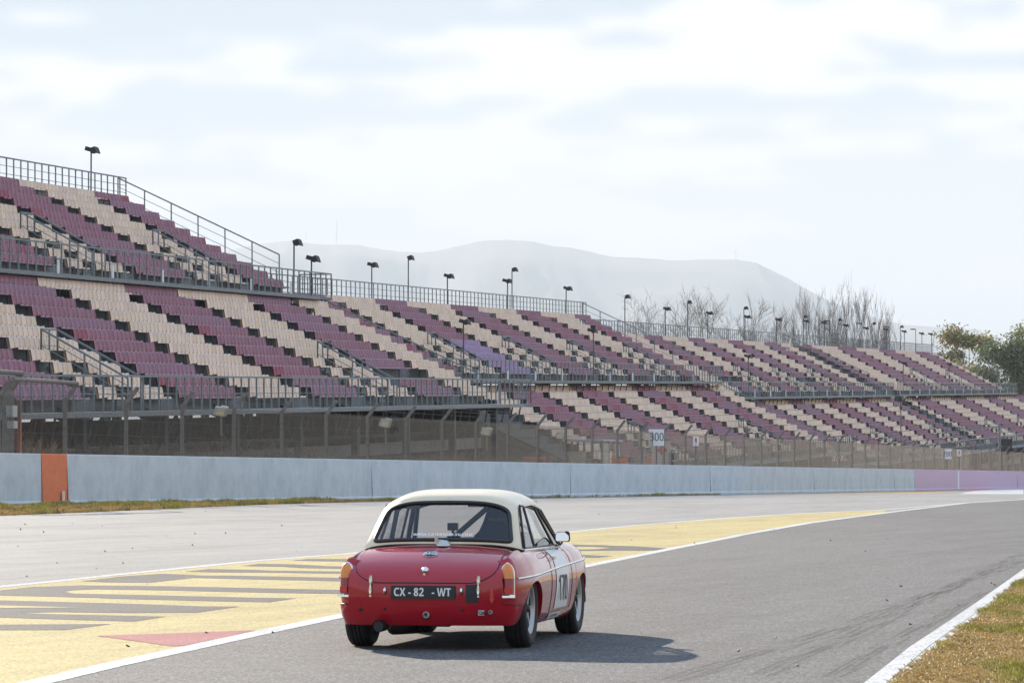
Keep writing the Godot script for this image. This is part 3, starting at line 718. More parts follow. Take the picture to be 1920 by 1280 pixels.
# ---------------------------------------------------------------- boards, boxes and huts by the fence
func trackside():
	var bm := Basis(Vector3.UP, -0.12)
	var board := func(cx: float, cy: float, w_px: float, h_px: float, d: float, called: String, label: String) -> Node3D:
		var q := on_wall(cx, cy, d); var c := w3(q.x, q.y, d); var k := FOCAL / -c.z
		var o := thing(called, label, "sign", c - Vector3(0, h_px / k / 2, 0), "", bm)
		var st := S(); box(st, Vector3(0, h_px / k / 2, 0), Vector3(w_px / k, h_px / k, 0.04)); put(st, "panel", M.white, o)
		var p := S(); bar(p, Vector3(0, h_px / k * 0.2, -0.06), Vector3(0, -(c.y - WALL_TOP) + h_px / k / 2 - 0.3, -0.06), 0.07); put(p, "post", M.rust_steel, o)
		o.set_meta("px", k); return o
	var b3: Node3D = board.call(1231, 820, 29, 31, -0.2, "distance_board", "large white distance board reading 300 above the red cross panel")
	var k: float = b3.get_meta("px"); b3.remove_meta("px")
	letters("300", 15.0 / k, 0.01, M.black, b3, Transform3D(Basis.IDENTITY, Vector3(0.8 / k, 16.5 / k, 0.028)), "lettering", false, 0.8)
	var b2: Node3D = board.call(1776, 851, 18, 19, -0.2, "distance_board", "smaller faded distance board reading 200 above the pink wall panels")
	k = b2.get_meta("px"); b2.remove_meta("px")
	letters("200", 9.0 / k, 0.01, M.black, b2, Transform3D(Basis.IDENTITY, Vector3(1.0 / k, 9.5 / k, 0.028)), "lettering", false, 0.85)
	for q in [[1305, 827, 11, 18, "narrow white board with a red mark on the fence over the grey wall"], [1799, 849.5, 8, 12, "tiny white board with a red mark on the fence over the pink wall"]]:
		var o: Node3D = board.call(q[0], q[1], q[2], q[3], -0.2, "marker_board", q[4])
		k = o.get_meta("px"); o.remove_meta("px")
		var st := S(); box(st, Vector3(0.4 / k, q[3] * 0.62 / k, 0.03), Vector3(q[2] * 0.26 / k, q[3] * 0.46 / k, 0.012)); bar(st, Vector3(-1.0 / k, q[3] * 0.14 / k, 0.03), Vector3(1.6 / k, q[3] * 0.3 / k, 0.03), 1.2 / k, 0.012); put(st, "red_mark", M.red, o)
	var bx := on_wall(1888, 834, -0.5); var c := w3(bx.x, bx.y, -0.5)
	var scr := thing("screen_box", "black square screen box fixed above the pink wall", "screen", c - Vector3(0, 0.5, 0), "", bm)
	var st := S(); box(st, Vector3(0, 0.5, 0), Vector3(0.86, 0.95, 0.35)); put(st, "housing", M.black, scr)
	var sp := S(); bar(sp, Vector3(0, 0.1, -0.25), Vector3(0, -1.6, -0.25), 0.1); put(sp, "post", M.steel, scr)
	var tq := on_wall(1875, 800, -0.5)
	var tp := thing("steel_pole", "plain grey steel pole with a long arm beside the black screen box", "pole", w3(tq.x, 0.6, -0.5))
	var t1 := S(); tube(t1, [Vector3.ZERO, Vector3(0, tq.y + 0.2 - 0.6, 0)], 0.1, 8); put(t1, "pole", M.steel, tp)
	var t2 := S(); bar(t2, Vector3(0, tq.y - 0.6, 0), Vector3(-3.3, tq.y - 0.75, 1.0), 0.12); put(t2, "arm", M.steel, tp)
	# pale floodlight heads on the fence posts
	for q in [[412, 771], [721, 793], [911, 809], [1050, 816]]:
		var p := on_wall(q[0], q[1], -0.8); var w := w3(p.x, p.y, -0.8)
		var o := thing("fence_floodlight", "pale tilted floodlight fixed to a post of the debris fence", "floodlight", w, "pale floodlights on the debris fence", Basis(Vector3.UP, 0.5))
		var h := S(); var r := Basis(Vector3(0, 0, 1), -0.15) * Basis(Vector3(1, 0, 0), 0.45)
		box(h, Vector3(0, 0, 0), Vector3(0.34, 0.26, 0.14), r); box(h, r * Vector3(0.16, 0, -0.09), Vector3(0.22, 0.3, 0.12), r); put(h, "lamp_head", flat_mat(lin(0.42, 0.40, 0.33), 0.5), o)
		var gl := S(); box(gl, r * Vector3(-0.02, 0, 0.075), Vector3(0.27, 0.19, 0.01), r); put(gl, "lens", flat_mat(lin(0.75, 0.68, 0.50), 0.25), o)
		var br := S(); bar(br, Vector3(0.05, -0.08, -0.05), Vector3(0.1, -0.75, -0.1), 0.05); put(br, "bracket", M.rust_steel, o)
	# hut with a flat roof behind the fence, orange barriers, first aid panel
	var hq := on_wall(1112, 826, -5.0); var hp := w3(hq.x, 0.6, -5.0)
	var hut := thing("marshal_hut", "small open hut with a pale flat roof behind the fence", "hut", hp, "", Basis(Vector3.UP, -WALL_A + PI / 2))
	var hh := hq.y - 0.6
	var h1 := S(); box(h1, Vector3(0, hh, 0), Vector3(3.6, 0.1, 2.0)); put(h1, "roof", flat_mat(lin(0.5, 0.55, 0.6), 0.5), hut)
	for x in [-1.6, -0.5, 0.5, 1.6]:
		for z in [-0.9, 0.9]:
			var h2 := S(); bar(h2, Vector3(x, 0, z), Vector3(x, hh - 0.05, z), 0.1); put(h2, "post", M.steel, hut)
	var h3 := S(); box(h3, Vector3(0, hh * 0.4, -0.85), Vector3(3.4, hh * 0.8, 0.05)); put(h3, "back_panel", flat_mat(lin(0.35, 0.35, 0.33), 0.6), hut)
	for x in [-0.9, 0.9]:
		var h4 := S(); box(h4, Vector3(x, hh * 0.5, 0.92), Vector3(1.1, hh * 0.9, 0.03)); put(h4, "front_panel", flat_mat(lin(0.42, 0.42, 0.37), 0.3), hut)
	for q in [[995, -6.3], [1010, -6.3], [1165, -2.0], [1160, -2.0], [1225, -1.8]]:
		var p := on_wall(q[0], 850, q[1])
		var o := thing("plastic_barrier", "orange slatted plastic crowd barrier standing behind the concrete wall", "barrier", w3(p.x, 0.6, q[1]), "orange barriers behind the wall", Basis(Vector3.UP, -WALL_A + PI / 2))
		var om := flat_mat(lin(0.55, 0.12, 0.04), 0.6)
		var fr := S(); bar(fr, Vector3(-1, 1.75, 0), Vector3(1, 1.75, 0), 0.08); bar(fr, Vector3(-1, 0.3, 0), Vector3(1, 0.3, 0), 0.08); for x in [-1, 1]: bar(fr, Vector3(x, 0, 0), Vector3(x, 1.8, 0), 0.08)
		put(fr, "frame", om, o)
		for i in 9:
			var sl := S(); bar(sl, Vector3(-0.8 + i * 0.2, 0.3, 0), Vector3(-0.8 + i * 0.2, 1.75, 0), 0.07, 0.03); put(sl, "slat", om, o)
	var aq := on_wall(1240, 843, -1.0)
	var aid := thing("first_aid_panel", "pale panel with a red cross under the 300 board", "sign", w3(aq.x, 0.6, -1.0), "", bm)
	var a1 := S(); box(a1, Vector3(0, aq.y - 0.6 - 0.2, 0), Vector3(0.9, 1.2, 0.05)); put(a1, "panel", flat_mat(lin(0.5, 0.47, 0.43), 0.6), aid)
	var a2 := S(); box(a2, Vector3(0.05, aq.y - 0.6, 0.035), Vector3(0.16, 0.44, 0.02)); box(a2, Vector3(0.05, aq.y - 0.6, 0.036), Vector3(0.44, 0.16, 0.02)); put(a2, "red_cross", M.red, aid)
	for x in [-0.35, 0.35]: var a3 := S(); bar(a3, Vector3(x, 0, -0.05), Vector3(x, aq.y - 0.6, -0.05), 0.06); put(a3, "leg", M.steel, aid)

# ---------------------------------------------------------------- trees
func branch(st: SurfaceTool, tw: SurfaceTool, p: Vector3, d: Vector3, l: float, r: float, level: int, rg: RandomNumberGenerator, spread: float, lift: float, tips: Array):
	var a := p; var dir := d; var pts := [p]; var rad := [r]
	var n := 4
	for i in n:
		dir = (dir + Vector3(rg.randf_range(-1, 1), rg.randf_range(-0.5, 0.8) + lift, rg.randf_range(-1, 1)) * 0.16).normalized()
		a += dir * l / n; pts.append(a); rad.append(r * (1.0 - 0.62 * (i + 1) / n))
	if level <= 1: tube(st, pts, rad, 6, false)
	elif level == 2: tube(tw, pts, rad, 4, false)
	else: tube(tw, pts, rad, 3, false)
	if level >= 4: tips.append(a); return
	var kids: int = [6, 6, 5, 3][level]
	for k in kids:
		var t := rg.randf_range(0.3, 1.0); var fi := t * n; var i := mini(int(fi), n - 1)
		var q: Vector3 = pts[i].lerp(pts[i + 1], fi - i); var ang := rg.randf() * TAU
		var side := (dir.cross(Vector3.UP) if absf(dir.y) < 0.95 else dir.cross(Vector3.RIGHT)).normalized().rotated(dir, ang)
		var nd := (dir * (1.0 - spread * 0.5) + side * spread + Vector3.UP * lift).normalized()
		branch(st, tw, q, nd, l * rg.randf_range(0.42, 0.66), maxf(rad[i] * 0.55, 0.019), level + 1, rg, spread, lift, tips)
func bare_tree(px: float, top_py: float, dist: float, sd: int, spread: float, lift: float, trunk_f: float, label: String, called: String):
	var rg := RandomNumberGenerator.new(); rg.seed = sd
	var r := ray(px, top_py); var t := dist / -r.z; var top := EYE + r * t
	var base := Vector3(top.x, 0.5, top.z); var h := top.y - base.y
	var o := thing(called, label, "tree", base, "bare winter trees behind the grandstands")
	var st := S(); var tw := S(); var tips := []
	var tm := flat_mat(lin(0.16, 0.135, 0.115), 0.9); var twm := flat_mat(lin(0.20, 0.165, 0.14), 0.9)
	tube(st, [Vector3(0, -0.3, 0), Vector3(0, h * trunk_f, 0)], [0.32, 0.24], 8, false)
	var lean := Vector3(rg.randf_range(-0.1, 0.1), 1, rg.randf_range(-0.1, 0.1)).normalized()
	branch(st, tw, Vector3(0, h * trunk_f, 0), lean, h * (1 - trunk_f) * 0.86, 0.22, 0, rg, spread, lift, tips)
	for k in 3:
		var ang := TAU * k / 3.0 + rg.randf()
		branch(st, tw, Vector3(0, h * trunk_f * 0.9, 0), Vector3(cos(ang) * spread, 1.0, sin(ang) * spread).normalized(), h * (1 - trunk_f) * 0.62, 0.16, 1, rg, spread, lift, tips)
	var hi := 1.0
	for p in tips: hi = maxf(hi, p.y)
	var fit := Transform3D(Basis.from_scale(Vector3(lerpf(1.0, h / hi, 0.6), h / hi, lerpf(1.0, h / hi, 0.6))), Vector3.ZERO)
	put(st, "trunk", tm, o, fit); put(tw, "crown", twm, o, fit)
func leafy_tree(px: float, top_py: float, dist: float, w: float, sd: int, tone: Vector3, label: String):
	var rg := RandomNumberGenerator.new(); rg.seed = sd
	var r := ray(px, top_py); var top := EYE + r * (dist / -r.z); var base := Vector3(top.x, 0.5, top.z); var h := top.y - base.y
	var o := thing("eucalyptus_tree", label, "tree", base, "green trees behind the far grandstand")
	var st := S(); var tw := S(); var tips := []
	tube(st, [Vector3(0, -0.3, 0), Vector3(0.2, h * 0.3, 0)], [0.5, 0.36], 8, false)
	var clumps := []
	for k in 21:
		var ang := rg.randf() * TAU; var hh := h * rg.randf_range(0.34, 0.95); var f := sin(PI * clampf((hh / h - 0.16) / 0.95, 0, 1)); var rr := w * 0.5 * f * sqrt(rg.randf())
		var c := Vector3(cos(ang) * rr, hh, sin(ang) * rr); clumps.append(c)
		tube(st, [Vector3(0.15, h * rg.randf_range(0.2, 0.45), 0), (c + Vector3(0, h * 0.3, 0)) * 0.5 + Vector3(0, rg.randf_range(-1, 1), 0), c], [0.17, 0.10, 0.04], 5, false)
	tw.set_smooth_group(0xFFFFFFFF)
	for c in clumps:
		var cr := rg.randf_range(1.1, 2.1) * w / 11.0
		var ct := tone * rg.randf_range(0.75, 1.25); ct.x *= rg.randf_range(0.9, 1.35)
		for k in 1100:
			var v := Vector3(rg.randfn(), rg.randfn() * 0.75, rg.randfn()) * cr * 0.62
			var p: Vector3 = c + v
			var u := Vector3(rg.randf_range(-1, 1), rg.randf_range(-1.6, 0.4), rg.randf_range(-1, 1)).normalized(); var s := u.cross(Vector3(rg.randf_range(-1, 1), 1, rg.randf_range(-1, 1))).normalized()
			var q := ct * rg.randf_range(0.7, 1.35); tw.set_color(Color(q.x, q.y, q.z))
			var ln := rg.randf_range(0.32, 0.62); var wd := 0.14
			tw.add_vertex(p); tw.add_vertex(p + u * ln * 0.5 + s * wd); tw.add_vertex(p + u * ln)
			tw.add_vertex(p); tw.add_vertex(p + u * ln); tw.add_vertex(p + u * ln * 0.5 - s * wd)
	var lm := StandardMaterial3D.new(); lm.vertex_color_use_as_albedo = true; lm.roughness = 0.6; lm.backlight_enabled = true; lm.backlight = Color(0.5, 0.55, 0.3)
	put(st, "trunk", flat_mat(lin(0.26, 0.22, 0.18), 0.9), o); put(tw, "crown", lm, o)
func trees():
	bare_tree(1322, 524, 330, 11, 0.55, 0.25, 0.32, "tall bare winter tree with spreading limbs behind the third grandstand block", "bare_tree")
	bare_tree(1262, 540, 335, 12, 0.65, 0.2, 0.30, "bare tree with a long leaning limb left of the tall bare tree", "bare_tree")
	bare_tree(1226, 572, 345, 13, 0.6, 0.2, 0.3, "small faint bare tree beside the end railing of the second grandstand block", "bare_tree")
	bare_tree(1372, 546, 350, 14, 0.6, 0.2, 0.3, "bare tree between the tall bare tree and the poplars", "bare_tree")
	bare_tree(1416, 560, 355, 15, 0.5, 0.3, 0.3, "low bare tree next to the first poplar", "bare_tree")
	for q in [[1468, 535, 390, 21], [1492, 524, 392, 22], [1540, 528, 400, 23], [1552, 540, 404, 24], [1592, 515, 410, 25], [1612, 545, 414, 26], [1630, 575, 430, 27], [1480, 540, 396, 42], [1580, 535, 408, 45], [1603, 530, 412, 46]]:
		bare_tree(q[0], q[1], q[2], q[3], 0.26, 0.5, 0.12, "slender upright bare poplar in the row behind the far grandstand block", "poplar_tree")
	bare_tree(1665, 590, 440, 28, 0.45, 0.3, 0.2, "small bare tree at the end of the poplar row", "bare_tree")
	leafy_tree(1816, 614, 470, 10.0, 31, Vector3(0.30, 0.27, 0.10), "broad olive green tree in front of the low end of the hills")
	leafy_tree(1772, 637, 480, 6.0, 32, Vector3(0.2, 0.21, 0.11), "small thin green tree at the end of the far grandstand railing")
	leafy_tree(1905, 613, 460, 12.0, 33, Vector3(0.13, 0.155, 0.07), "dark green tall tree beside the broad olive green tree")
	leafy_tree(1868, 690, 475, 9.0, 34, Vector3(0.11, 0.12, 0.06), "low dark bush between the two big green trees")
	leafy_tree(1960, 610, 470, 13.0, 35, Vector3(0.24, 0.22, 0.09), "olive green tree right behind the dark green tall tree")

# ---------------------------------------------------------------- grass and litter
func grass():
	var blade := func(sd: int) -> Mesh:
		var rg := RandomNumberGenerator.new(); rg.seed = sd; var st := S()
		for k in 9:
			var a := rg.randf() * TAU; var o := Vector3(rg.randf_range(-0.03, 0.03), 0, rg.randf_range(-0.03, 0.03)); var h := rg.randf_range(0.02, 0.055); var b := Vector3(cos(a), 0, sin(a)) * rg.randf_range(0.01, 0.05); var s := Vector3(-sin(a), 0, cos(a)) * 0.0028
			st.add_vertex(o - s); st.add_vertex(o + s); st.add_vertex(o + b * 0.5 + Vector3(0, h * 0.7, 0) + s * 0.7)
			st.add_vertex(o - s); st.add_vertex(o + b * 0.5 + Vector3(0, h * 0.7, 0) + s * 0.7); st.add_vertex(o + b + Vector3(0, h, 0))
		st.generate_normals(); return st.commit()
	var mat := StandardMaterial3D.new(); mat.vertex_color_use_as_albedo = true; mat.roughness = 0.7; mat.backlight_enabled = true; mat.backlight = Color(0.35, 0.35, 0.15)
	var n := FastNoiseLite.new(); n.seed = 4; n.frequency = 0.55; n.fractal_octaves = 3
	var re := pixels([[1650, 1290], [1730, 1231], [1790, 1188], [1835, 1155], [1890, 1106], [1920, 1086]])
	var fill := func(cnt: int, pick: Callable, called: String, label: String, sd: int, scl: float, tall: float):
		var rg := RandomNumberGenerator.new(); rg.seed = sd; var xf := []; var cl := []
		while xf.size() < cnt:
			var p = pick.call(rg)
			if p == null: continue
			var s := rg.randf_range(0.7, 1.5) * scl
			var g := smoothstep(-0.05, 0.45, n.get_noise_2d(p.x * 1.3, p.y * 0.35)); var c := Vector3(0.50, 0.345, 0.14).lerp(Vector3(0.34, 0.30, 0.06), g) * rg.randf_range(0.6, 1.35)
			if rg.randf() < 0.06: c = Vector3(0.09, 0.07, 0.04)
			xf.append(Transform3D(Basis(Vector3.UP, rg.randf() * TAU).scaled(Vector3(s, s * tall * (0.7 + 0.7 * g), s)), Vector3(p.x, height_at(p) + 0.0, p.y))); cl.append(Color(c.x, c.y, c.z))
		var mm := MultiMesh.new(); mm.transform_format = MultiMesh.TRANSFORM_3D; mm.use_colors = true; mm.mesh = blade.call(sd); mm.instance_count = xf.size()
		for i in xf.size(): mm.set_instance_transform(i, xf[i]); mm.set_instance_color(i, cl[i])
		var o := MultiMeshInstance3D.new(); o.multimesh = mm; o.material_override = mat; o.name = called; add_child(o)
		tag(o, label, "grass"); o.set_meta("kind", "stuff")
	var rx := func(z: float) -> float:
		for i in re.size() - 1:
			if z <= re[i].y and z >= re[i + 1].y: return lerpf(re[i].x, re[i + 1].x, (z - re[i].y) / (re[i + 1].y - re[i].y))
		return re[-1].x + (re[-1].y - z) * 0.21 if z < re[-1].y else re[0].x - (z - re[0].y) * 0.21
	var edge_n := FastNoiseLite.new(); edge_n.seed = 9; edge_n.frequency = 0.9
	fill.call(90000, func(rg):
		var z := -19.0 - 24.0 * pow(rg.randf(), 1.15); var x: float = rx.call(z) + 0.03 + edge_n.get_noise_1d(z * 2.0) * 0.10 + 4.2 * rg.randf()
		return Vector2(x, z), "dry_grass", "dry yellow and green grass beside the white lane edge", 61, 0.9, 0.75)
	var ge := pixels([[0, 966.5], [167, 959.5], [333, 952.5], [633, 941.7], [1013, 929.8], [1233, 926.8]])
	var ds := []
	for p in ge: ds.append(sd_of(p))
	fill.call(45000, func(rg):
		var t = rg.randf() * (ds.size() - 1.001); var i := int(t); var q: Vector2 = ds[i].lerp(ds[i + 1], t - i)
		return from_sd(q.x, 0.1 + (q.y - 0.1) * rg.randf() + rg.randf_range(-0.05, 0.12)), "verge_grass", "strip of green and yellow grass at the foot of the wall", 62, 1.6, 1.3)

func brush():
	var tw := S(); var rg := RandomNumberGenerator.new(); rg.seed = 81
	for k in 14:
		var a := rg.randf() * TAU; var l := rg.randf_range(0.5, 1.0); var b := Vector3(cos(a), 0, sin(a)) * rg.randf_range(0.1, 0.45)
		var p := Vector3(rg.randf_range(-0.12, 0.12), 0, rg.randf_range(-0.12, 0.12)); var q := p + b * 0.5 + Vector3(0, l * 0.6, 0)
		wire(tw, p, q, 0.006); wire(tw, q, p + b + Vector3(0, l, 0), 0.004)
		for j in 5:
			var c := q.lerp(p + b + Vector3(0, l, 0), rg.randf()); wire(tw, c, c + Vector3(rg.randf_range(-0.18, 0.18), rg.randf_range(0.0, 0.2), rg.randf_range(-0.18, 0.18)), 0.004)
	tw.generate_normals()
	var mm := MultiMesh.new(); mm.transform_format = MultiMesh.TRANSFORM_3D; mm.use_colors = true; mm.mesh = tw.commit(); mm.instance_count = 2400
	var nz := FastNoiseLite.new(); nz.seed = 6; nz.frequency = 0.12
	for i in 2400:
		var s := rg.randf_range(-30.0, 210.0); var h := (0.85 + nz.get_noise_1d(s) * 0.8 + rg.randf_range(0.0, 0.6)) * (1.0 if s < 62.0 else 0.7); var c := Vector3(0.16, 0.125, 0.085) * rg.randf_range(0.5, 1.5)
		mm.set_instance_transform(i, Transform3D(Basis(Vector3.UP, rg.randf() * TAU).scaled(Vector3(1.2, maxf(h, 0.5) * 1.2, 1.2)), w3(s, 0.6, rg.randf_range(-6.2, -1.6)))); mm.set_instance_color(i, Color(c.x, c.y, c.z))
	var o := MultiMeshInstance3D.new(); o.multimesh = mm; o.name = "dry_brush"; add_child(o)
	var m := StandardMaterial3D.new(); m.vertex_color_use_as_albedo = true; m.roughness = 0.9; o.material_override = m
	tag(o, "brown dry brushwood growing between the concrete wall and the grandstands", "brush"); o.set_meta("kind", "stuff")

func debris():
	var st := S(); var rg := RandomNumberGenerator.new(); rg.seed = 77
	var list := [[49, 1081], [106, 1056], [180, 1067], [230, 1056], [365, 1025], [365, 1001], [81, 998], [528, 986], [535, 1004], [312, 1005], [239, 1213], [387, 1188], [511, 1187], [275, 1096], [1393, 1124], [1664, 1127], [1711, 1138], [1723, 1121], [1860, 1094], [1866, 1097], [1798, 1135], [1496, 1250], [1455, 1197], [1385, 1222], [1690, 1100]]
	for i in 70: list.append([rg.randf_range(0, 1700), rg.randf_range(932, 1035)])
	for i in 2: list.append([rg.randf_range(1150, 1900), 0])
	for q in list:
		var py: float = q[1]
		if py == 0: py = rg.randf_range(1000, 1270)
		if q[0] > 600 and q[0] < 1110 and py > 900: continue
		var p := on_ground(q[0], py); var s := rg.randf_range(0.005, 0.016)
		if sd_of(p).y < 5.0 or sd_of(p).y > 60: continue
		var c := Vector3(p.x, height_at(p) + s * 0.3 + 0.006, p.y)
		box(st, c, Vector3(s * 2.2, s * 0.8, s * 1.3), Basis(Vector3(rg.randf(), 1, rg.randf()).normalized(), rg.randf() * TAU))
	var o := put(st, "rubber_debris", M.black); tag(o, "small dark crumbs of tyre rubber scattered over the track", "debris"); o.set_meta("kind", "stuff")

# ---------------------------------------------------------------- the car (local: x right, y up, z to the rear, origin on the road under the rear axle)
var PL := [Vector2(0, 0.70), Vector2(0.25, 0.692), Vector2(0.47, 0.667), Vector2(0.60, 0.625), Vector2(0.668, 0.565), Vector2(0.702, 0.48), Vector2(0.73, 0.34), Vector2(0.75, 0.15), Vector2(0.758, 0.0), Vector2(0.755, -0.3), Vector2(0.745, -0.8), Vector2(0.742, -1.3), Vector2(0.748, -1.9), Vector2(0.752, -2.31), Vector2(0.73, -2.6), Vector2(0.68, -2.78), Vector2(0.56, -2.93), Vector2(0.33, -3.0), Vector2(0, -3.02)]
var plan_points := []
func cubic(v: Array, t: float):
	var n := v.size() - 1; t = clampf(t, 0.0, n - 0.0001); var i := int(t); var f := t - i
	var b = v[i]; var c = v[i + 1]; var a = v[i - 1] if i > 0 else b * 2.0 - c; var d = v[i + 2] if i + 2 <= n else c * 2.0 - b
	return b + (c - a) * 0.5 * f + (a * 2.0 - b * 5.0 + c * 4.0 - d) * 0.5 * f * f + (b * 3.0 - a - c * 3.0 + d) * 0.5 * f * f * f
func table(xs: Array, ys: Array, x: float) -> float:
	if x <= xs[0]: return ys[0]
	for i in xs.size() - 1:
		if x <= xs[i + 1]: return cubic(ys, i + (x - xs[i]) / (xs[i + 1] - xs[i]))
	return ys[-1]
func mirrored_plan(t: float) -> Vector2:
	if plan_points.is_empty():
		plan_points = PL.duplicate()
		for i in [1, 2]: plan_points.push_front(Vector2(-PL[i].x, PL[i].y))
	return cubic(plan_points, t + 2.0)
func inset(t: float, y: float) -> float:
	var a := table([0.17, 0.22, 0.28, 0.34, 0.42, 0.50, 0.56, 0.605, 0.645, 0.70], [0.10, 0.065, 0.035, 0.02, 0.012, 0.022, 0.045, 0.08, 0.13, 0.2], y)
	var b := table([0.15, 0.20, 0.28, 0.40, 0.50, 0.58, 0.64, 0.69, 0.725, 0.75, 0.77], [0.09, 0.05, 0.022, 0.004, 0.0, 0.008, 0.025, 0.052, 0.088, 0.13, 0.17], y)
	if t > 5.0 and t < 9.0: b *= lerpf(1.5, 1.0, (t - 5.0) / 4.0)
	return lerpf(a, b, smoothstep(2.6, 4.8, t))
func crest_y(t: float) -> float:
	return table([0, 1, 2, 3, 4, 5, 6, 7, 8, 9, 10, 11, 12, 13, 14, 15, 16, 17, 18], [0.645, 0.648, 0.66, 0.675, 0.69, 0.70, 0.713, 0.727, 0.735, 0.745, 0.752, 0.755, 0.765, 0.765, 0.745, 0.71, 0.66, 0.62, 0.60], t)
func body_pt(t: float, y: float, side: float, off := 0.0) -> Vector3:
	var p := mirrored_plan(t); var d := (mirrored_plan(t + 0.03) - mirrored_plan(t - 0.03)).normalized(); var n := Vector2(-d.y, d.x)
	var q := p + n * (off - inset(t, y)); return Vector3(side * q.x + 0.0, y, q.y)
func arch_y(z: float, base: float) -> float:
	for c in [0.0, -2.31]:
		var k = (z - c) / 0.355
		if absf(k) < 1.0: return maxf(base, 0.25 + 0.265 * sqrt(1.0 - k * k))
	return base
func t_of_z(z: float) -> float:
	var a := 4.0; var b := 15.5
	for i in 40:
		var m := (a + b) * 0.5
		if mirrored_plan(m).y > z: a = m
		else: b = m
	return a
func t_of_x(x: float) -> float:
	var a := 0.0; var b := 6.0
	for i in 40:
		var m := (a + b) * 0.5
		if mirrored_plan(m).x < x: a = m
		else: b = m
	return a
func deck_field(x: float, z: float) -> float:
	var c := table([-3.1, -2.9, -2.6, -2.2, -1.75, -0.5, 0.0, 0.1, 0.25, 0.38, 0.47, 0.53, 0.57], [0.60, 0.68, 0.755, 0.80, 0.80, 0.79, 0.795, 0.787, 0.768, 0.738, 0.705, 0.675, 0.645], z)
	var e := table([-3.1, -2.9, -2.6, -2.2, -1.75, -0.5, 0.0, 0.25, 0.45, 0.57], [0.60, 0.66, 0.735, 0.768, 0.758, 0.75, 0.737, 0.72, 0.70, 0.68], z)
	return lerpf(c, e, pow(minf(absf(x) / 0.62, 1.15), 2.3))
func deck_pt(t: float, u: float, lift := 0.0) -> Vector3:
	var e := body_pt(t, crest_y(t), 1.0); var x := e.x * u
	return Vector3(x, deck_field(x, e.z) + (e.y - deck_field(e.x, e.z)) * pow(absf(u), 6.0) + lift, e.z)

# rear of the body between the lamps: x across, w from the valance (0) up over the trunk to the hardtop (1)
var SK_Z := [0.69, 0.694, 0.692, 0.682, 0.655, 0.61, 0.545, 0.46, 0.36, 0.25, 0.14, 0.04]
var SK_Y := [0.345, 0.40, 0.455, 0.51, 0.567, 0.617, 0.662, 0.702, 0.737, 0.763, 0.782, 0.793]
func skin(x: float, w: float) -> Vector3:
	var z: float = cubic(SK_Z, w * 11.0); var y: float = cubic(SK_Y, w * 11.0)
	var bow := mirrored_plan(t_of_x(absf(x))).y - 0.70
	return Vector3(x, y - 0.05 * w * w * pow(absf(x) / 0.62, 2.3), z + bow * pow(1.0 - w, 1.4))
func skin_at_z(x: float, z: float) -> Vector3:
	var a := 0.2; var b := 1.0
	for i in 24:
		var m := (a + b) * 0.5
		if skin(x, m).z > z: a = m
		else: b = m
	return skin(x, a)

# a point of the rear face at (x, height y), pushed out by off
func rear_pt(x: float, y: float, off := 0.0) -> Vector3:
	if y < 0.345 or absf(x) > 0.6: return body_pt(t_of_x(absf(x)), y, signf(x) if x != 0 else 1.0, off + (0.013 if y < 0.345 else 0.0))
	var a := 0.0; var b := 1.0
	for i in 24:
		var m := (a + b) * 0.5
		if skin(x, m).y < y: a = m
		else: b = m
	return skin(x, a) + Vector3(0, 0.0, off)

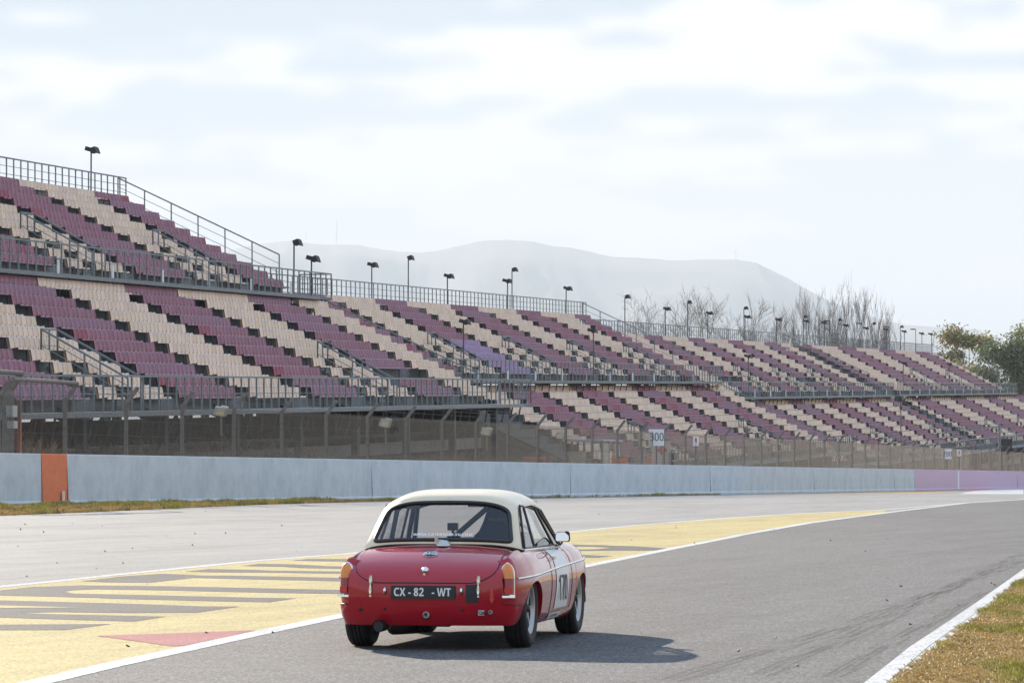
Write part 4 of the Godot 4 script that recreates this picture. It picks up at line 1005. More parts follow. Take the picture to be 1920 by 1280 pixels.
func race_car():
	var a := deg_to_rad(10.4)
	var car := thing("vintage_sports_car", "red vintage sports car with cream hardtop driving away on the pit lane", "car", Vector3(-0.551, 0.003, -25.1), "", Basis(Vector3.UP, -a))
	var red := flat_mat(lin(0.37, 0.004, 0.015), 0.25); red.metallic_specular = 0.25; red.clearcoat_enabled = true; red.clearcoat = 1.0; red.clearcoat_roughness = 0.02
	var cream := flat_mat(lin(0.72, 0.59, 0.40), 0.35); cream.clearcoat_enabled = true; cream.clearcoat = 0.7; cream.clearcoat_roughness = 0.08
	var chrome := flat_mat(lin(0.72, 0.72, 0.72), 0.12, 1.0)
	var rubber := flat_mat(lin(0.014, 0.014, 0.015), 0.7)
	var black := flat_mat(lin(0.012, 0.012, 0.014), 0.45)
	var glass := flat_mat(Color(0.06, 0.075, 0.10, 0.29), 0.02); glass.transparency = BaseMaterial3D.TRANSPARENCY_ALPHA
	var trim := flat_mat(lin(0.02, 0.021, 0.024), 0.85)
	var white := flat_mat(lin(0.74, 0.74, 0.72), 0.35)
	# ---- body shell
	var st := S()
	var T := 18.0; var NY := 18
	for side in [-1.0, 1.0]:
		sheet(st, func(u, v):
			var t: float = lerpf(2.7, T, u); var z := mirrored_plan(t).y
			var y0 := arch_y(z, 0.19 if t < 6 else 0.165) if t > 5.0 else 0.19
			return body_pt(t, lerpf(y0, crest_y(t), pow(v, 0.85)), side), 400, NY)
		sheet(st, func(u, v): return body_pt(u * 2.75, lerpf(0.19, 0.36, v), side), 30, 4)
		# turned-in lip along the arches and sill
		sheet(st, func(u, v):
			var t: float = u * T; var z := mirrored_plan(t).y
			var y0 := arch_y(z, 0.19 if t < 6 else 0.165) if t > 5.0 else 0.19
			var p := body_pt(t, y0, side); var d: float = 0.05 * v
			return Vector3(p.x - side * d * (1.0 if t > 4 else 0.0), p.y, p.z - (d if t <= 4 else 0.0)), 420, 1, null, 2)
		# fender top between the rear skin and the crest
		var t_end := t_of_z(0.04)
		sheet(st, func(u, v):
			var t: float = lerpf(2.7, t_end, u); var c := body_pt(t, crest_y(t), 1.0); var b0 := skin_at_z(0.59, c.z)
			var f = v * v * (3.0 - 2.0 * v); var xx := lerpf(c.x, 0.59, v)
			return Vector3(side * xx, lerpf(c.y, b0.y, f) + 0.012 * sin(PI * v), lerpf(c.z, b0.z, v)), 60, 8)
	sheet(st, func(u, v): return skin((u * 2.0 - 1.0) * 0.6, v), 60, 60)
	sheet(st, func(u, v): return deck_pt(lerpf(t_of_z(0.05), T, u), v * 2.0 - 1.0), 220, 40, func(u, v):
		var p := deck_pt(lerpf(t_of_z(0.05), T, u), v * 2.0 - 1.0)
		return not (p.z < -0.02 and p.z > -1.62 and absf(p.x) < 0.585))
	put(st, "body", red, car)
	# lower valance, a separate pressing with a ledge
	var va := S()
	for side in [-1.0, 1.0]:
		sheet(va, func(u, v): return body_pt(u * 5.75, lerpf(0.19, 0.345, v), side, 0.013), 70, 8)
		sheet(va, func(u, v): return body_pt(u * 5.75, 0.345, side, 0.013 - 0.03 * v), 70, 1, null, 2)
		sheet(va, func(u, v): return body_pt(u * 5.75, 0.19, side, 0.013 - 0.05 * v), 70, 1, null, 2)
	put(va, "rear_valance", red, car)
	var vs := S()
	var vsp := []
	for i in 61: var t := (i / 30.0 - 1.0) * 5.6; vsp.append(body_pt(absf(t), 0.349, signf(t) if t != 0 else 1.0, 0.004))
	tube(vs, vsp, 0.004, 4); put(vs, "valance_seam", black, car)
	# trunk lid
	var HW := 0.555; var z_front := 0.06
	var low := func(x: float) -> float:   # lower edge of the lid as a place along the skin
		var k := maxf(0.0, (absf(x) - 0.34) / (HW - 0.34)); return 0.285 + 0.24 * (1.0 - sqrt(maxf(0.0, 1.0 - k * k * 0.985)))
	var lid := S()
	sheet(lid, func(u, v):
		var x: float = (u * 2 - 1) * HW; var w := lerpf(low.call(x), 0.985, v); var p := skin(x, w); var q := skin(x, minf(w + 0.01, 1.0)) - skin(x, w - 0.01)
		return p + Vector3(0, -q.z, q.y).normalized() * 0.006 if w < 0.99 else p + Vector3(0, 0.006, 0), 60, 50)
	var lid_o := put(lid, "trunk_lid", red, car)
	var seam := []
	for i in 30: seam.append(skin(-HW - 0.003, lerpf(0.985, low.call(HW), i / 30.0)) + Vector3(0, 0.002, 0.002))
	for i in 61:
		var x := -HW + 2 * HW * i / 60.0; seam.append(skin(x, low.call(x)) + Vector3(0, 0.0, 0.003))
	for i in range(29, -1, -1): seam.append(skin(HW + 0.003, lerpf(0.985, low.call(HW), i / 30.0)) + Vector3(0, 0.002, 0.002))
	var sm := S(); tube(sm, seam, 0.0045, 5); put(sm, "lid_seam", black, lid_o)
	# fittings on the lid
	var lp := skin(0, 0.43) + Vector3(0, 0.004, 0.006)
	var lk := S(); lathe(lk, [Vector2(0.0, 0.035), Vector2(0.018, 0.032), Vector2(0.024, 0.01), Vector2(0.03, 0.0)], 16, Transform3D(Basis(Vector3.UP, -PI / 2), lp))
	box(lk, lp + Vector3(0, -0.014, 0.02), Vector3(0.018, 0.04, 0.016)); put(lk, "lid_lock", chrome, lid_o)
	var bp := skin(0, 0.665) + Vector3(0, 0.012, 0.002); var tilt := Basis(Vector3(1, 0, 0), -1.1)
	var oct := PackedVector2Array(); var oci := PackedVector2Array()
	for i in 8: oct.append(Vector2(cos(TAU * (i + 0.5) / 8) * 0.058, sin(TAU * (i + 0.5) / 8) * 0.05)); oci.append(oct[i] * 0.86)
	var bd := S(); prism(bd, oct, 0.006, Transform3D(tilt, bp)); var bo := put(bd, "badge", chrome, lid_o)
	var bi := S(); prism(bi, oci, 0.002, Transform3D(tilt, bp + tilt * Vector3(0, 0, 0.006))); put(bi, "badge_field", black, bo)
	letters("MG", 0.042, 0.003, chrome, bo, Transform3D(tilt, bp + tilt * Vector3(0, 0, 0.0095)), "badge_letters", true)
	var fp := skin(0.045, 0.90) + Vector3(0, 0.014, 0)
	var fc := S(); lathe(fc, [Vector2(0.0, 0.038), Vector2(0.03, 0.036), Vector2(0.046, 0.026), Vector2(0.052, 0.012), Vector2(0.058, 0.01), Vector2(0.06, -0.008)], 20, Transform3D(Basis(Vector3(0, 0, 1), PI / 2) * Basis.from_scale(Vector3(1, 1, 1)), fp))
	box(fc, fp + Vector3(-0.055, 0.045, 0), Vector3(0.025, 0.05, 0.02)); box(fc, fp + Vector3(-0.03, 0.035, 0), Vector3(0.05, 0.012, 0.02)); put(fc, "fuel_cap", flat_mat(lin(0.5, 0.49, 0.46), 0.32, 1.0), lid_o)
	# latches
	for x in [-0.415, 0.425]:
		var ls := S(); var t := t_of_x(absf(x)); var sg := signf(x)
		for q in [[0.555, 0.018, 0.03], [0.535, 0.026, 0.04], [0.50, 0.012, 0.05], [0.46, 0.02, 0.035]]: box(ls, rear_pt(x, q[0], 0.014), Vector3(q[1], q[2], 0.014))
		bar(ls, rear_pt(x, 0.54, 0.022), rear_pt(x, 0.43, 0.018), 0.012); box(ls, rear_pt(x, 0.415, 0.01), Vector3(0.016, 0.016, 0.012))
		put(ls, "latch", chrome, car)
	# number plate
	var pc := Vector3(0.0, 0.446, 0.703); var pt := Basis(Vector3(1, 0, 0), -0.04)
	var pl := S(); box(pl, pc, Vector3(0.50, 0.098, 0.012), pt); var plate := put(pl, "number_plate", black, car)
	letters("CX - 82   - WT", 0.062, 0.003, white, plate, Transform3D(pt, pc + Vector3(-0.005, 0.0, 0.0085)), "plate_letters", true, 0.86)
	for x in [-0.30, 0.295]:
		var pls := S(); var p := rear_pt(x, 0.455, 0.004); lathe(pls, [Vector2(0, 0.028), Vector2(0.014, 0.022), Vector2(0.02, 0.004), Vector2(0.021, -0.01)], 14, Transform3D(Basis(Vector3.UP, -PI / 2).scaled(Vector3(0.8, 1.45, 1)), p)); put(pls, "plate_lamp", chrome, car)
	# tape, arrow, tow sign, sockets
	var patch := func(x: float, y: float, w: float, h: float, m: Material, called: String):
		var s_ := S(); var t := t_of_x(absf(x)); var tv := 0.013 if y < 0.345 else 0.0
		sheet(s_, func(u, v):
			var xx: float = x + (u - 0.5) * w; return rear_pt(xx, y + (v - 0.5) * h, 0.005), 6, 4); put(s_, called, m, car)
	patch.call(0.376, 0.435, 0.098, 0.138, flat_mat(lin(0.022, 0.024, 0.024), 0.7), "black_tape")
	var arrow_m := flat_mat(lin(0.55, 0.05, 0.035), 0.5)
	patch.call(0.525, 0.435, 0.022, 0.075, arrow_m, "tow_arrow")
	var at := S(); var ap := rear_pt(0.525, 0.39, 0.012); var ay := Basis(Vector3.UP, 0.35)
	prism(at, PackedVector2Array([Vector2(-0.02, 0.01), Vector2(0, -0.03), Vector2(0.02, 0.01)]), 0.002, Transform3D(ay, ap)); put(at, "tow_arrow_head", arrow_m, car)
	patch.call(0.445, 0.290, 0.046, 0.04, white, "tow_sticker")
	letters("TOW", 0.03, 0.002, black, car, Transform3D(Basis(Vector3.UP, 0.2), body_pt(t_of_x(0.445), 0.290, 1.0, 0.021)), "tow_letters", true, 0.7)
	for q in [[0.515, 0.295, 0.017], [0.02, 0.272, 0.027]]:
		var s_ := S(); var p := body_pt(t_of_x(q[0]), q[1], 1.0, 0.016); lathe(s_, [Vector2(0, 0.006), Vector2(q[2] * 0.45, 0.008), Vector2(q[2] * 0.55, 0.014), Vector2(q[2], 0.013), Vector2(q[2] * 1.05, -0.005)], 16, Transform3D(Basis(Vector3.UP, -PI / 2), p)); put(s_, "reflector", flat_mat(lin(0.25, 0.25, 0.25), 0.3, 0.7), car)
		var s2 := S(); lathe(s2, [Vector2(0, 0.010), Vector2(q[2] * 0.5, 0.011)], 12, Transform3D(Basis(Vector3.UP, -PI / 2), p)); put(s2, "reflector_centre", black, car)
	for q in [[-0.50, 0.315, 0.016], [-0.305, 0.318, 0.011], [0.30, 0.315, 0.011]]:
		var s_ := S(); lathe(s_, [Vector2(0, 0.003), Vector2(q[2], 0.003), Vector2(q[2], -0.003)], 14, Transform3D(Basis(Vector3.UP, -PI / 2), body_pt(t_of_x(absf(q[0])), q[1], signf(q[0]), 0.014))); put(s_, "bolt_hole", black, car)
	# tail lamps
	var amber := flat_mat(lin(0.75, 0.22, 0.02), 0.15); amber.clearcoat_enabled = true; var lred := flat_mat(lin(0.28, 0.006, 0.012), 0.15); lred.clearcoat_enabled = true; var dred := flat_mat(lin(0.55, 0.01, 0.012), 0.2)
	var lampw := func(y: float, h: float) -> float: return 0.050 * (sqrt(maxf(0.0, 1.0 - pow(maxf(0.0, (y - 0.60 * h) / (0.40 * h)), 2.2))))
	for side in [-1.0, 1.0]:
		var bas := Basis(Vector3.UP, side * 0.28) * Basis(Vector3(1, 0, 0), -0.05)
		var org := body_pt(3.6, 0.54, side, 0.0); org = Vector3(org.x, 0.413, org.z - 0.012)
		var tr := Transform3D(bas, org); var LH := 0.252
		var shell := func(y0: float, y1: float, grow: float, deep: float, called: String, m: Material, par: Node) -> MeshInstance3D:
			var s_ := S()
			sheet(s_, func(u, v):
				var y: float = lerpf(y0, y1, v); var w: float = lampw.call(clampf(y, 0, LH), LH) + grow
				var ang: float = PI * u; return tr * Vector3(-cos(ang) * w, y, -0.03 + sin(ang) * deep * clampf(0.35 + w / 0.07, 0, 1) + (0.03 if deep > 0.04 else 0.02)), 14, 12)
			return put(s_, called, m, par)
		var bez: MeshInstance3D = shell.call(-0.006, LH + 0.006, 0.008, 0.030, "tail_lamp", chrome, car)
		shell.call(0.135, LH - 0.002, 0.0, 0.05, "amber_lens", amber, bez)
		shell.call(0.012, 0.135, 0.0, 0.05, "red_lens", lred, bez)
		var rf := S(); box(rf, tr * Vector3(0, 0.045, 0.047), Vector3(0.062, 0.042, 0.012), bas); put(rf, "reflector", dred, bez)
		var foot := S(); box(foot, tr * Vector3(0, -0.004, 0.024), Vector3(0.104, 0.016, 0.052), bas); put(foot, "chrome_foot", chrome, bez)
	# chrome strip, door seams, handle
	for side in [-1.0, 1.0]:
		var pts := []
		for i in 60:
			var z := lerpf(0.50, -2.72, i / 59.0); pts.append(body_pt(t_of_z(z), lerpf(0.545, 0.632, i / 59.0), side, 0.004))
		var cs := S(); tube(cs, pts, 0.0105, 6); put(cs, "chrome_strip", chrome, car)
		var ds := []
		for i in 15: ds.append(body_pt(t_of_z(-0.80 + 0.02 * sin(i * 0.2)), lerpf(0.752, 0.245, i / 14.0), side, 0.001))
		for i in 18: ds.append(body_pt(t_of_z(lerpf(-0.80, -1.76, (i + 1) / 18.0)), 0.243, side, 0.001))
		for i in 14: ds.append(body_pt(t_of_z(-1.76), lerpf(0.26, 0.755, i / 13.0), side, 0.001))
		var dt := S(); tube(dt, ds, 0.0026, 4); put(dt, "door_seam", black, car)
		var hd := S(); var hp := body_pt(t_of_z(-0.92), 0.665, side, 0.022); bar(hd, hp, hp + Vector3(0, 0.005, -0.12), 0.016, 0.02); box(hd, hp + Vector3(-side * 0.012, 0.0, 0.0), Vector3(0.03, 0.035, 0.035)); put(hd, "door_handle", chrome, car)
		# number panel and sill sticker
		var np := S(); sheet(np, func(u, v): return body_pt(t_of_z(lerpf(-1.0, -1.60, u) + (0.14 if v > 0.8 else 0.0) * (v - 0.8) * 5.0 * u), lerpf(0.26, 0.752, v), side, 0.0035), 12, 24)
		var npo := put(np, "number_panel", white, car)
		letters("170", 0.205, 0.003, black, npo, Transform3D(Basis(Vector3.UP, side * PI / 2), body_pt(t_of_z(-1.3), 0.42, side, 0.010)), "race_number", false, 0.92)
		var ss := S(); sheet(ss, func(u, v): return body_pt(t_of_z(lerpf(-0.84, -1.42, u)), lerpf(0.178, 0.228, v), side, 0.004), 8, 3); var sso := put(ss, "sill_sticker", white, car)
		var sk := S(); sheet(sk, func(u, v): return body_pt(t_of_z(lerpf(-0.95, -1.30, u)), lerpf(0.192, 0.214, v), side, 0.006), 6, 2); put(sk, "sticker_print", flat_mat(lin(0.25, 0.25, 0.25), 0.5), sso)
		# wheel wells
		for wz in [0.0, -2.31]:
			var ws := S(); sheet(ws, func(u, v): return Vector3(side * lerpf(0.38, 0.715, v), 0.25 + 0.275 * sin(PI * u), wz + 0.365 * cos(PI * u)), 20, 1)
			quad(ws, Vector3(side * 0.38, 0.2, wz - 0.37), Vector3(side * 0.38, 0.2, wz + 0.37), Vector3(side * 0.38, 0.53, wz + 0.37), Vector3(side * 0.38, 0.53, wz - 0.37)); put(ws, "wheel_well", trim, car)
	# hood side mirror on the right door, second on the left
	for side in [1.0]:
		var mo := Vector3(side * 0.715, 0.834, -1.45)
		var ms := S(); tube(ms, [body_pt(t_of_z(-1.50), 0.745, side, 0.0), Vector3(side * 0.705, 0.775, -1.48), mo + Vector3(0, -0.03, -0.02)], 0.008, 6)
		var out := PackedVector2Array(); var inn := PackedVector2Array()
		for q in [[0.058, 0.030, 0.0], [0.045, 0.044, 0.0], [-0.045, 0.036, 0.0], [-0.06, 0.022, 0.0], [-0.06, -0.034, 0.0], [-0.048, -0.044, 0.0], [0.05, -0.044, 0.0], [0.062, -0.03, 0.0]]: out.append(Vector2(q[0], q[1])); inn.append(Vector2(q[0], q[1]) * 0.88)
		prism(ms, out, 0.03, Transform3D(Basis(Vector3.UP, 0.12), mo + Vector3(0, 0, -0.03))); var mir := put(ms, "door_mirror", black, car)
		var mg := S(); prism(mg, inn, 0.004, Transform3D(Basis(Vector3.UP, 0.2) * Basis(Vector3(1, 0, 0), -0.09), mo + Vector3(0, 0, 0.001))); put(mg, "mirror_glass", flat_mat(lin(0.8, 0.8, 0.8), 0.03, 1.0), mir)
	# ---- wheels
	for wz in [0.0, -2.31]:
		for side in [-1.0, 1.0]:
			var wn := Node3D.new(); wn.name = "wheel"; car.add_child(wn, true); wn.position = Vector3(side * 0.628, 0.298, wz)
			var fl := Basis.from_scale(Vector3(side, 1, 1))
			var ty := S(); var pr := []
			for q in [[0.19, -0.075], [0.215, -0.088], [0.25, -0.095], [0.28, -0.088], [0.294, -0.074], [0.299, -0.05], [0.299, -0.036], [0.292, -0.034], [0.292, -0.028], [0.300, -0.026], [0.300, -0.004], [0.293, -0.003], [0.293, 0.003], [0.300, 0.004], [0.300, 0.026], [0.292, 0.028], [0.292, 0.034], [0.299, 0.036], [0.299, 0.05], [0.294, 0.074], [0.28, 0.088], [0.25, 0.095], [0.215, 0.088], [0.19, 0.075]]: pr.append(Vector2(q[0], q[1]))
			lathe(ty, pr, 48, Transform3D(fl, Vector3.ZERO)); put(ty, "tyre", rubber, wn)
			var rm := S(); var silver := flat_mat(lin(0.42, 0.42, 0.41), 0.35, 0.6)
			var rb := S(); lathe(rb, [Vector2(0.19, -0.075), Vector2(0.175, -0.07), Vector2(0.165, 0.0), Vector2(0.168, 0.05)], 40, Transform3D(fl, Vector3.ZERO)); put(rb, "rim_barrel", flat_mat(lin(0.08, 0.08, 0.08), 0.5, 0.5), wn)
			lathe(rm, [Vector2(0.168, 0.05), Vector2(0.182, 0.062), Vector2(0.185, 0.072), Vector2(0.196, 0.080), Vector2(0.192, 0.074)], 40, Transform3D(fl, Vector3.ZERO))
			lathe(rm, [Vector2(0.0, 0.045), Vector2(0.045, 0.045), Vector2(0.055, 0.03), Vector2(0.06, -0.01)], 24, Transform3D(fl, Vector3.ZERO))
			for k in 8:
				var b := Basis(Vector3.RIGHT, TAU * k / 8.0)
				var sp := PackedVector2Array([Vector2(0.045, -0.026), Vector2(0.10, -0.016), Vector2(0.172, -0.022), Vector2(0.172, 0.022), Vector2(0.10, 0.016), Vector2(0.045, 0.026)])
				prism(rm, sp, 0.035, Transform3D(fl * b * Basis(Vector3(0, 1, 0), Vector3(0, 0, 1), Vector3(1, 0, 0)), Vector3(side * 0.015, 0, 0)))
			put(rm, "rim", silver, wn)
			var hb := S(); lathe(hb, [Vector2(0, 0.075), Vector2(0.02, 0.072), Vector2(0.028, 0.05), Vector2(0.03, 0.04)], 16, Transform3D(fl, Vector3.ZERO)); put(hb, "hub_cap", black, wn)
			var bk := S(); lathe(bk, [Vector2(0, -0.02), Vector2(0.14, -0.02), Vector2(0.14, -0.04)], 24, Transform3D(fl, Vector3.ZERO)); put(bk, "brake_drum", trim, wn)
	# ---- underside
	var ub := S(); box(ub, Vector3(0, 0.27, -1.2), Vector3(0.76, 0.12, 3.2)); box(ub, Vector3(0, 0.23, -1.155), Vector3(1.28, 0.1, 1.55)); box(ub, Vector3(0, 0.33, 0.45), Vector3(0.9, 0.12, 0.3)); put(ub, "floor_pan", trim, car)
	var ax := S(); tube(ax, [Vector3(-0.55, 0.295, 0), Vector3(0.55, 0.295, 0)], 0.045, 10); tube(ax, [Vector3(-0.14, 0.28, 0), Vector3(-0.06, 0.275, 0), Vector3(0.06, 0.275, 0), Vector3(0.14, 0.28, 0)], [0.06, 0.125, 0.125, 0.06], 14); put(ax, "rear_axle", trim, car)
	var ex := S(); tube(ex, [Vector3(-0.345, 0.185, 0.72), Vector3(-0.34, 0.19, 0.55)], 0.047, 16, false); tube(ex, [Vector3(-0.345, 0.185, 0.715), Vector3(-0.34, 0.19, 0.56)], 0.040, 16, true)
	tube(ex, [Vector3(-0.30, 0.185, 0.52), Vector3(-0.27, 0.185, 0.5), Vector3(-0.16, 0.18, 0.12), Vector3(-0.15, 0.18, 0.08)], [0.03, 0.075, 0.075, 0.03], 14); tube(ex, [Vector3(-0.15, 0.18, 0.10), Vector3(-0.11, 0.15, 0.3), Vector3(-0.03, 0.19, 0.35), Vector3(0.1, 0.2, 0.0), Vector3(0.1, 0.2, -1.5)], 0.024, 8); put(ex, "exhaust", black, car)
	# ---- hardtop
	var prof_z := [0.07, 0.05, -0.02, -0.10, -0.19, -0.245, -0.275, -0.33, -0.48, -0.72, -1.0, -1.2, -1.36]
	var prof_y := [0.797, 0.835, 0.915, 1.0, 1.09, 1.140, 1.166, 1.186, 1.208, 1.225, 1.224, 1.2, 1.165]
	var prof_x := [0.634, 0.624, 0.601, 0.577, 0.553, 0.541, 0.536, 0.535, 0.539, 0.546, 0.551, 0.551, 0.547]
	var prof_d := [0.045, 0.047, 0.05, 0.055, 0.062, 0.075, 0.085, 0.09, 0.10, 0.105, 0.10, 0.095, 0.085]
	var top := func(p: float, w: float, off: float) -> Vector3:
		var t := w * 12.0; var apx := absf(p)
		var x: float = cubic(prof_x, t) * p; var y: float = cubic(prof_y, t) - cubic(prof_d, t) * pow(apx, 4.4); var z: float = cubic(prof_z, t) - 0.11 * apx * apx * (1.0 - smoothstep(0.55, 1.0, w))
		if off != 0.0:
			return Vector3(x, y, z) + Vector3(0, 0.65, 0.76).normalized() * off if w < 0.45 else Vector3(x, y + off, z)
		return Vector3(x, y, z)
	# rear face ring round the window: (p, w) outline of the window as a rounded four-sided shape
	var win := func(k: float) -> Vector2:
		var c := cos(k); var s_ := sin(k); var e := 0.30
		var px := signf(c) * pow(absf(c), e); var py := signf(s_) * pow(absf(s_), e if s_ > 0 else 0.16)
		var w := 0.225 + py * (0.152 if py > 0 else 0.150)
		return Vector2(px * (0.885 if py < 0 else 0.885 - 0.0 * py), w - 0.020 * px * px * maxf(py, 0.0) - 0.004 * px * px)
	var ht := S(); var NK := 160
	var outer := func(k: float) -> Vector2:
		var c := cos(k); var s_ := sin(k); var m := maxf(absf(c), absf(s_)); return Vector2(c / m, 0.23 + s_ / m * 0.23)
	sheet(ht, func(u, v):
		var k: float = u * TAU; var q: Vector2 = win.call(k).lerp(outer.call(k), v); return top.call(q.x, q.y, 0.0), NK, 8)
	sheet(ht, func(u, v): return top.call(u * 2 - 1, 0.46 + 0.54 * v, 0.0), 60, 30)
	for side in [-1.0, 1.0]:   # narrow side pillar
		sheet(ht, func(u, v):
			var e: Vector3 = top.call(side, v * 0.46, 0.0); return e + Vector3(-side * 0.012 * u, -0.004 * u, -(0.10 + 0.02 * v) * u), 4, 20)
		sheet(ht, func(u, v):
			var e: Vector3 = top.call(side, 0.46 + 0.54 * v, 0.0); return e + Vector3(side * 0.004 * u, -0.028 * u, 0), 2, 20)
	var hto := put(ht, "hardtop", cream, car)
	var gk := S(); var gp := []
	for i in NK + 1: var q: Vector2 = win.call(TAU * i / NK); gp.append(top.call(q.x, q.y, 0.004))
	tube(gk, gp, 0.016, 8, false); put(gk, "window_seal", black, hto)
	var base_seal := S(); var bsp := []
	for i in 41: bsp.append(top.call(i / 20.0 - 1.0, 0.0, 0.0) + Vector3(0, -0.004, 0.004))
	tube(base_seal, bsp, 0.009, 6); put(base_seal, "base_seal", black, hto)
	var rw := S(); sheet(rw, func(u, v):
		var q: Vector2 = Vector2(0, 0.225).lerp(win.call(u * TAU), v); return top.call(q.x, q.y, -0.002), NK, 8); var rwo := put(rw, "rear_window", glass, hto)
	var txt_at: Vector3 = top.call(0.03, 0.115, 0.004); letters("WWW.CATERHAM-SV.COM", 0.024, 0.001, white, rwo, Transform3D(Basis(Vector3(1, 0, 0), -0.75), txt_at + Vector3(0, 0.008, 0.012)), "window_lettering", true, 1.15)
	# side windows, frames
	for side in [-1.0, 1.0]:
		var lo := func(z: float) -> Vector3: return Vector3(side * lerpf(0.632, 0.648, clampf(-z / 1.6, 0, 1)), 0.762, z)
		var hi := func(z: float) -> Vector3: return Vector3(side * lerpf(0.545, 0.520, clampf((-z - 0.2) / 1.2, 0, 1)), lerpf(1.095, 1.065, clampf((-z - 0.4) / 1.0, 0, 1)), z)
		var qa := [lo.call(-0.15), hi.call(-0.44), hi.call(-0.62), lo.call(-0.56)]
		var qb := [lo.call(-0.58), hi.call(-0.64), hi.call(-1.18), lo.call(-1.40)]
		var qc := [lo.call(-1.42), hi.call(-1.20), hi.call(-1.33), lo.call(-1.66)]
		for qd in [qa, qb, qc]:
			var gs := S(); quad(gs, qd[0], qd[1], qd[2], qd[3]); var go := put(gs, "side_window", glass, car)
			var fr := S()
			for k in 4: tube(fr, [qd[k], qd[(k + 1) % 4]], 0.010, 6)
			put(fr, "window_frame", black, go)
		var sillm := S(); tube(sillm, [lo.call(-0.10) + Vector3(0, -0.012, 0), lo.call(-1.66) + Vector3(0, -0.012, 0)], 0.014, 6); put(sillm, "window_sill", chrome, car)
		var pil := S(); bar(pil, Vector3(side * 0.645, 0.75, -1.70), Vector3(side * 0.525, 1.055, -1.38), 0.03, 0.04); put(pil, "windscreen_pillar", black, car)
	# windscreen
	var wsx := S(); sheet(wsx, func(u, v): return Vector3(lerpf(-1, 1, u) * lerpf(0.64, 0.51, v), lerpf(0.775, 1.13, v) , lerpf(-1.74, -1.38, v) - 0.06 * (1.0 - pow(2 * u - 1, 2))), 12, 4); put(wsx, "windscreen", glass, car)
	var wf := S(); for q in [[0.645, 0.772, -1.72, -1.80], [0.515, 1.135, -1.36, -1.43]]:
		var pts := []
		for i in 13: var u := i / 6.0 - 1.0; pts.append(Vector3(q[0] * u, q[1] - (0.075 * pow(absf(u), 3.0) if q[1] > 1.0 else 0.0), lerpf(q[3], q[2], u * u)))
		tube(wf, pts, 0.016, 6)
	put(wf, "windscreen_frame", black, car)
	var ssb := S(); sheet(ssb, func(u, v): return Vector3(lerpf(-0.08, 0.20, u), lerpf(1.075, 1.11, v), lerpf(-1.47, -1.45, v)), 4, 1); put(ssb, "screen_strip", flat_mat(lin(0.35, 0.36, 0.36), 0.5), car)
	var ssr := S(); sheet(ssr, func(u, v): return Vector3(lerpf(0.205, 0.26, u), lerpf(1.072, 1.112, v), lerpf(-1.47, -1.45, v)), 2, 1); put(ssr, "screen_strip_end", M.red, car)
	# ---- cabin
	var tub := S()
	box(tub, Vector3(0, 0.30, -0.85), Vector3(1.2, 0.04, 1.8)); box(tub, Vector3(0, 0.55, -0.12), Vector3(1.18, 0.4, 0.03)); box(tub, Vector3(0, 0.60, -1.64), Vector3(1.2, 0.36, 0.1))
	for s_ in [-0.6, 0.6]: box(tub, Vector3(s_, 0.53, -0.85), Vector3(0.03, 0.42, 1.6))
	put(tub, "cabin_tub", trim, car)
	var dash := S(); tube(dash, [Vector3(-0.6, 0.755, -1.58), Vector3(0.0, 0.77, -1.60), Vector3(0.6, 0.755, -1.58)], 0.06, 10); put(dash, "dashboard", black, car)
	var whl := S(); var wp := []
	for i in 25: wp.append(Vector3(0.32 + cos(TAU * i / 24) * 0.17, 0.78 + sin(TAU * i / 24) * 0.16, -1.36 - sin(TAU * i / 24) * 0.05))
	tube(whl, wp, 0.014, 6); for k in 3: bar(whl, Vector3(0.32, 0.78, -1.38), wp[4 + 8 * k], 0.02, 0.006)
	put(whl, "steering_wheel", black, car)
	var seat_out := PackedVector2Array([Vector2(-0.22, 0), Vector2(-0.22, 0.36), Vector2(-0.205, 0.46), Vector2(-0.16, 0.53), Vector2(-0.115, 0.62), Vector2(-0.085, 0.70), Vector2(-0.055, 0.735), Vector2(0.055, 0.735), Vector2(0.085, 0.70), Vector2(0.115, 0.62), Vector2(0.16, 0.53), Vector2(0.205, 0.46), Vector2(0.22, 0.36), Vector2(0.22, 0)])
	for x in [0.35]:
		var se := S(); prism(se, seat_out, 0.07, Transform3D(Basis(Vector3(1, 0, 0), 0.16), Vector3(x, 0.36, -0.66)))
		box(se, Vector3(x, 0.42, -0.92), Vector3(0.46, 0.12, 0.5)); var so := put(se, "driver_seat", flat_mat(lin(0.016, 0.017, 0.02), 0.8), car)
		for sx in [-0.19, 0.19]: var wgs := S(); box(wgs, Vector3(x + sx, 0.72, -0.72), Vector3(0.04, 0.3, 0.18), Basis(Vector3(1, 0, 0), 0.16)); put(wgs, "side_bolster", flat_mat(lin(0.02, 0.021, 0.024), 0.8), so)
		letters("TILLETT", 0.022, 0.001, flat_mat(lin(0.3, 0.14, 0.1), 0.6), so, Transform3D(Basis(Vector3(1, 0, 0), 0.16), Vector3(x, 0.985, -0.475)), "seat_lettering", true, 1.2)
	var cage := S()
	tube(cage, [Vector3(-0.50, 0.35, -0.34), Vector3(-0.49, 0.80, -0.36), Vector3(-0.44, 1.06, -0.38), Vector3(-0.36, 1.12, -0.38), Vector3(0.36, 1.12, -0.38), Vector3(0.44, 1.06, -0.38), Vector3(0.49, 0.80, -0.36), Vector3(0.50, 0.35, -0.34)], 0.021, 8)
	tube(cage, [Vector3(-0.26, 0.60, -0.34), Vector3(0.33, 1.11, -0.38)], 0.021, 8)
	for s_ in [-1.0, 1.0]: tube(cage, [Vector3(s_ * 0.42, 1.10, -0.38), Vector3(s_ * 0.46, 1.09, -1.25), Vector3(s_ * 0.56, 0.78, -1.58)], 0.02, 8)
	put(cage, "roll_cage", black, car)
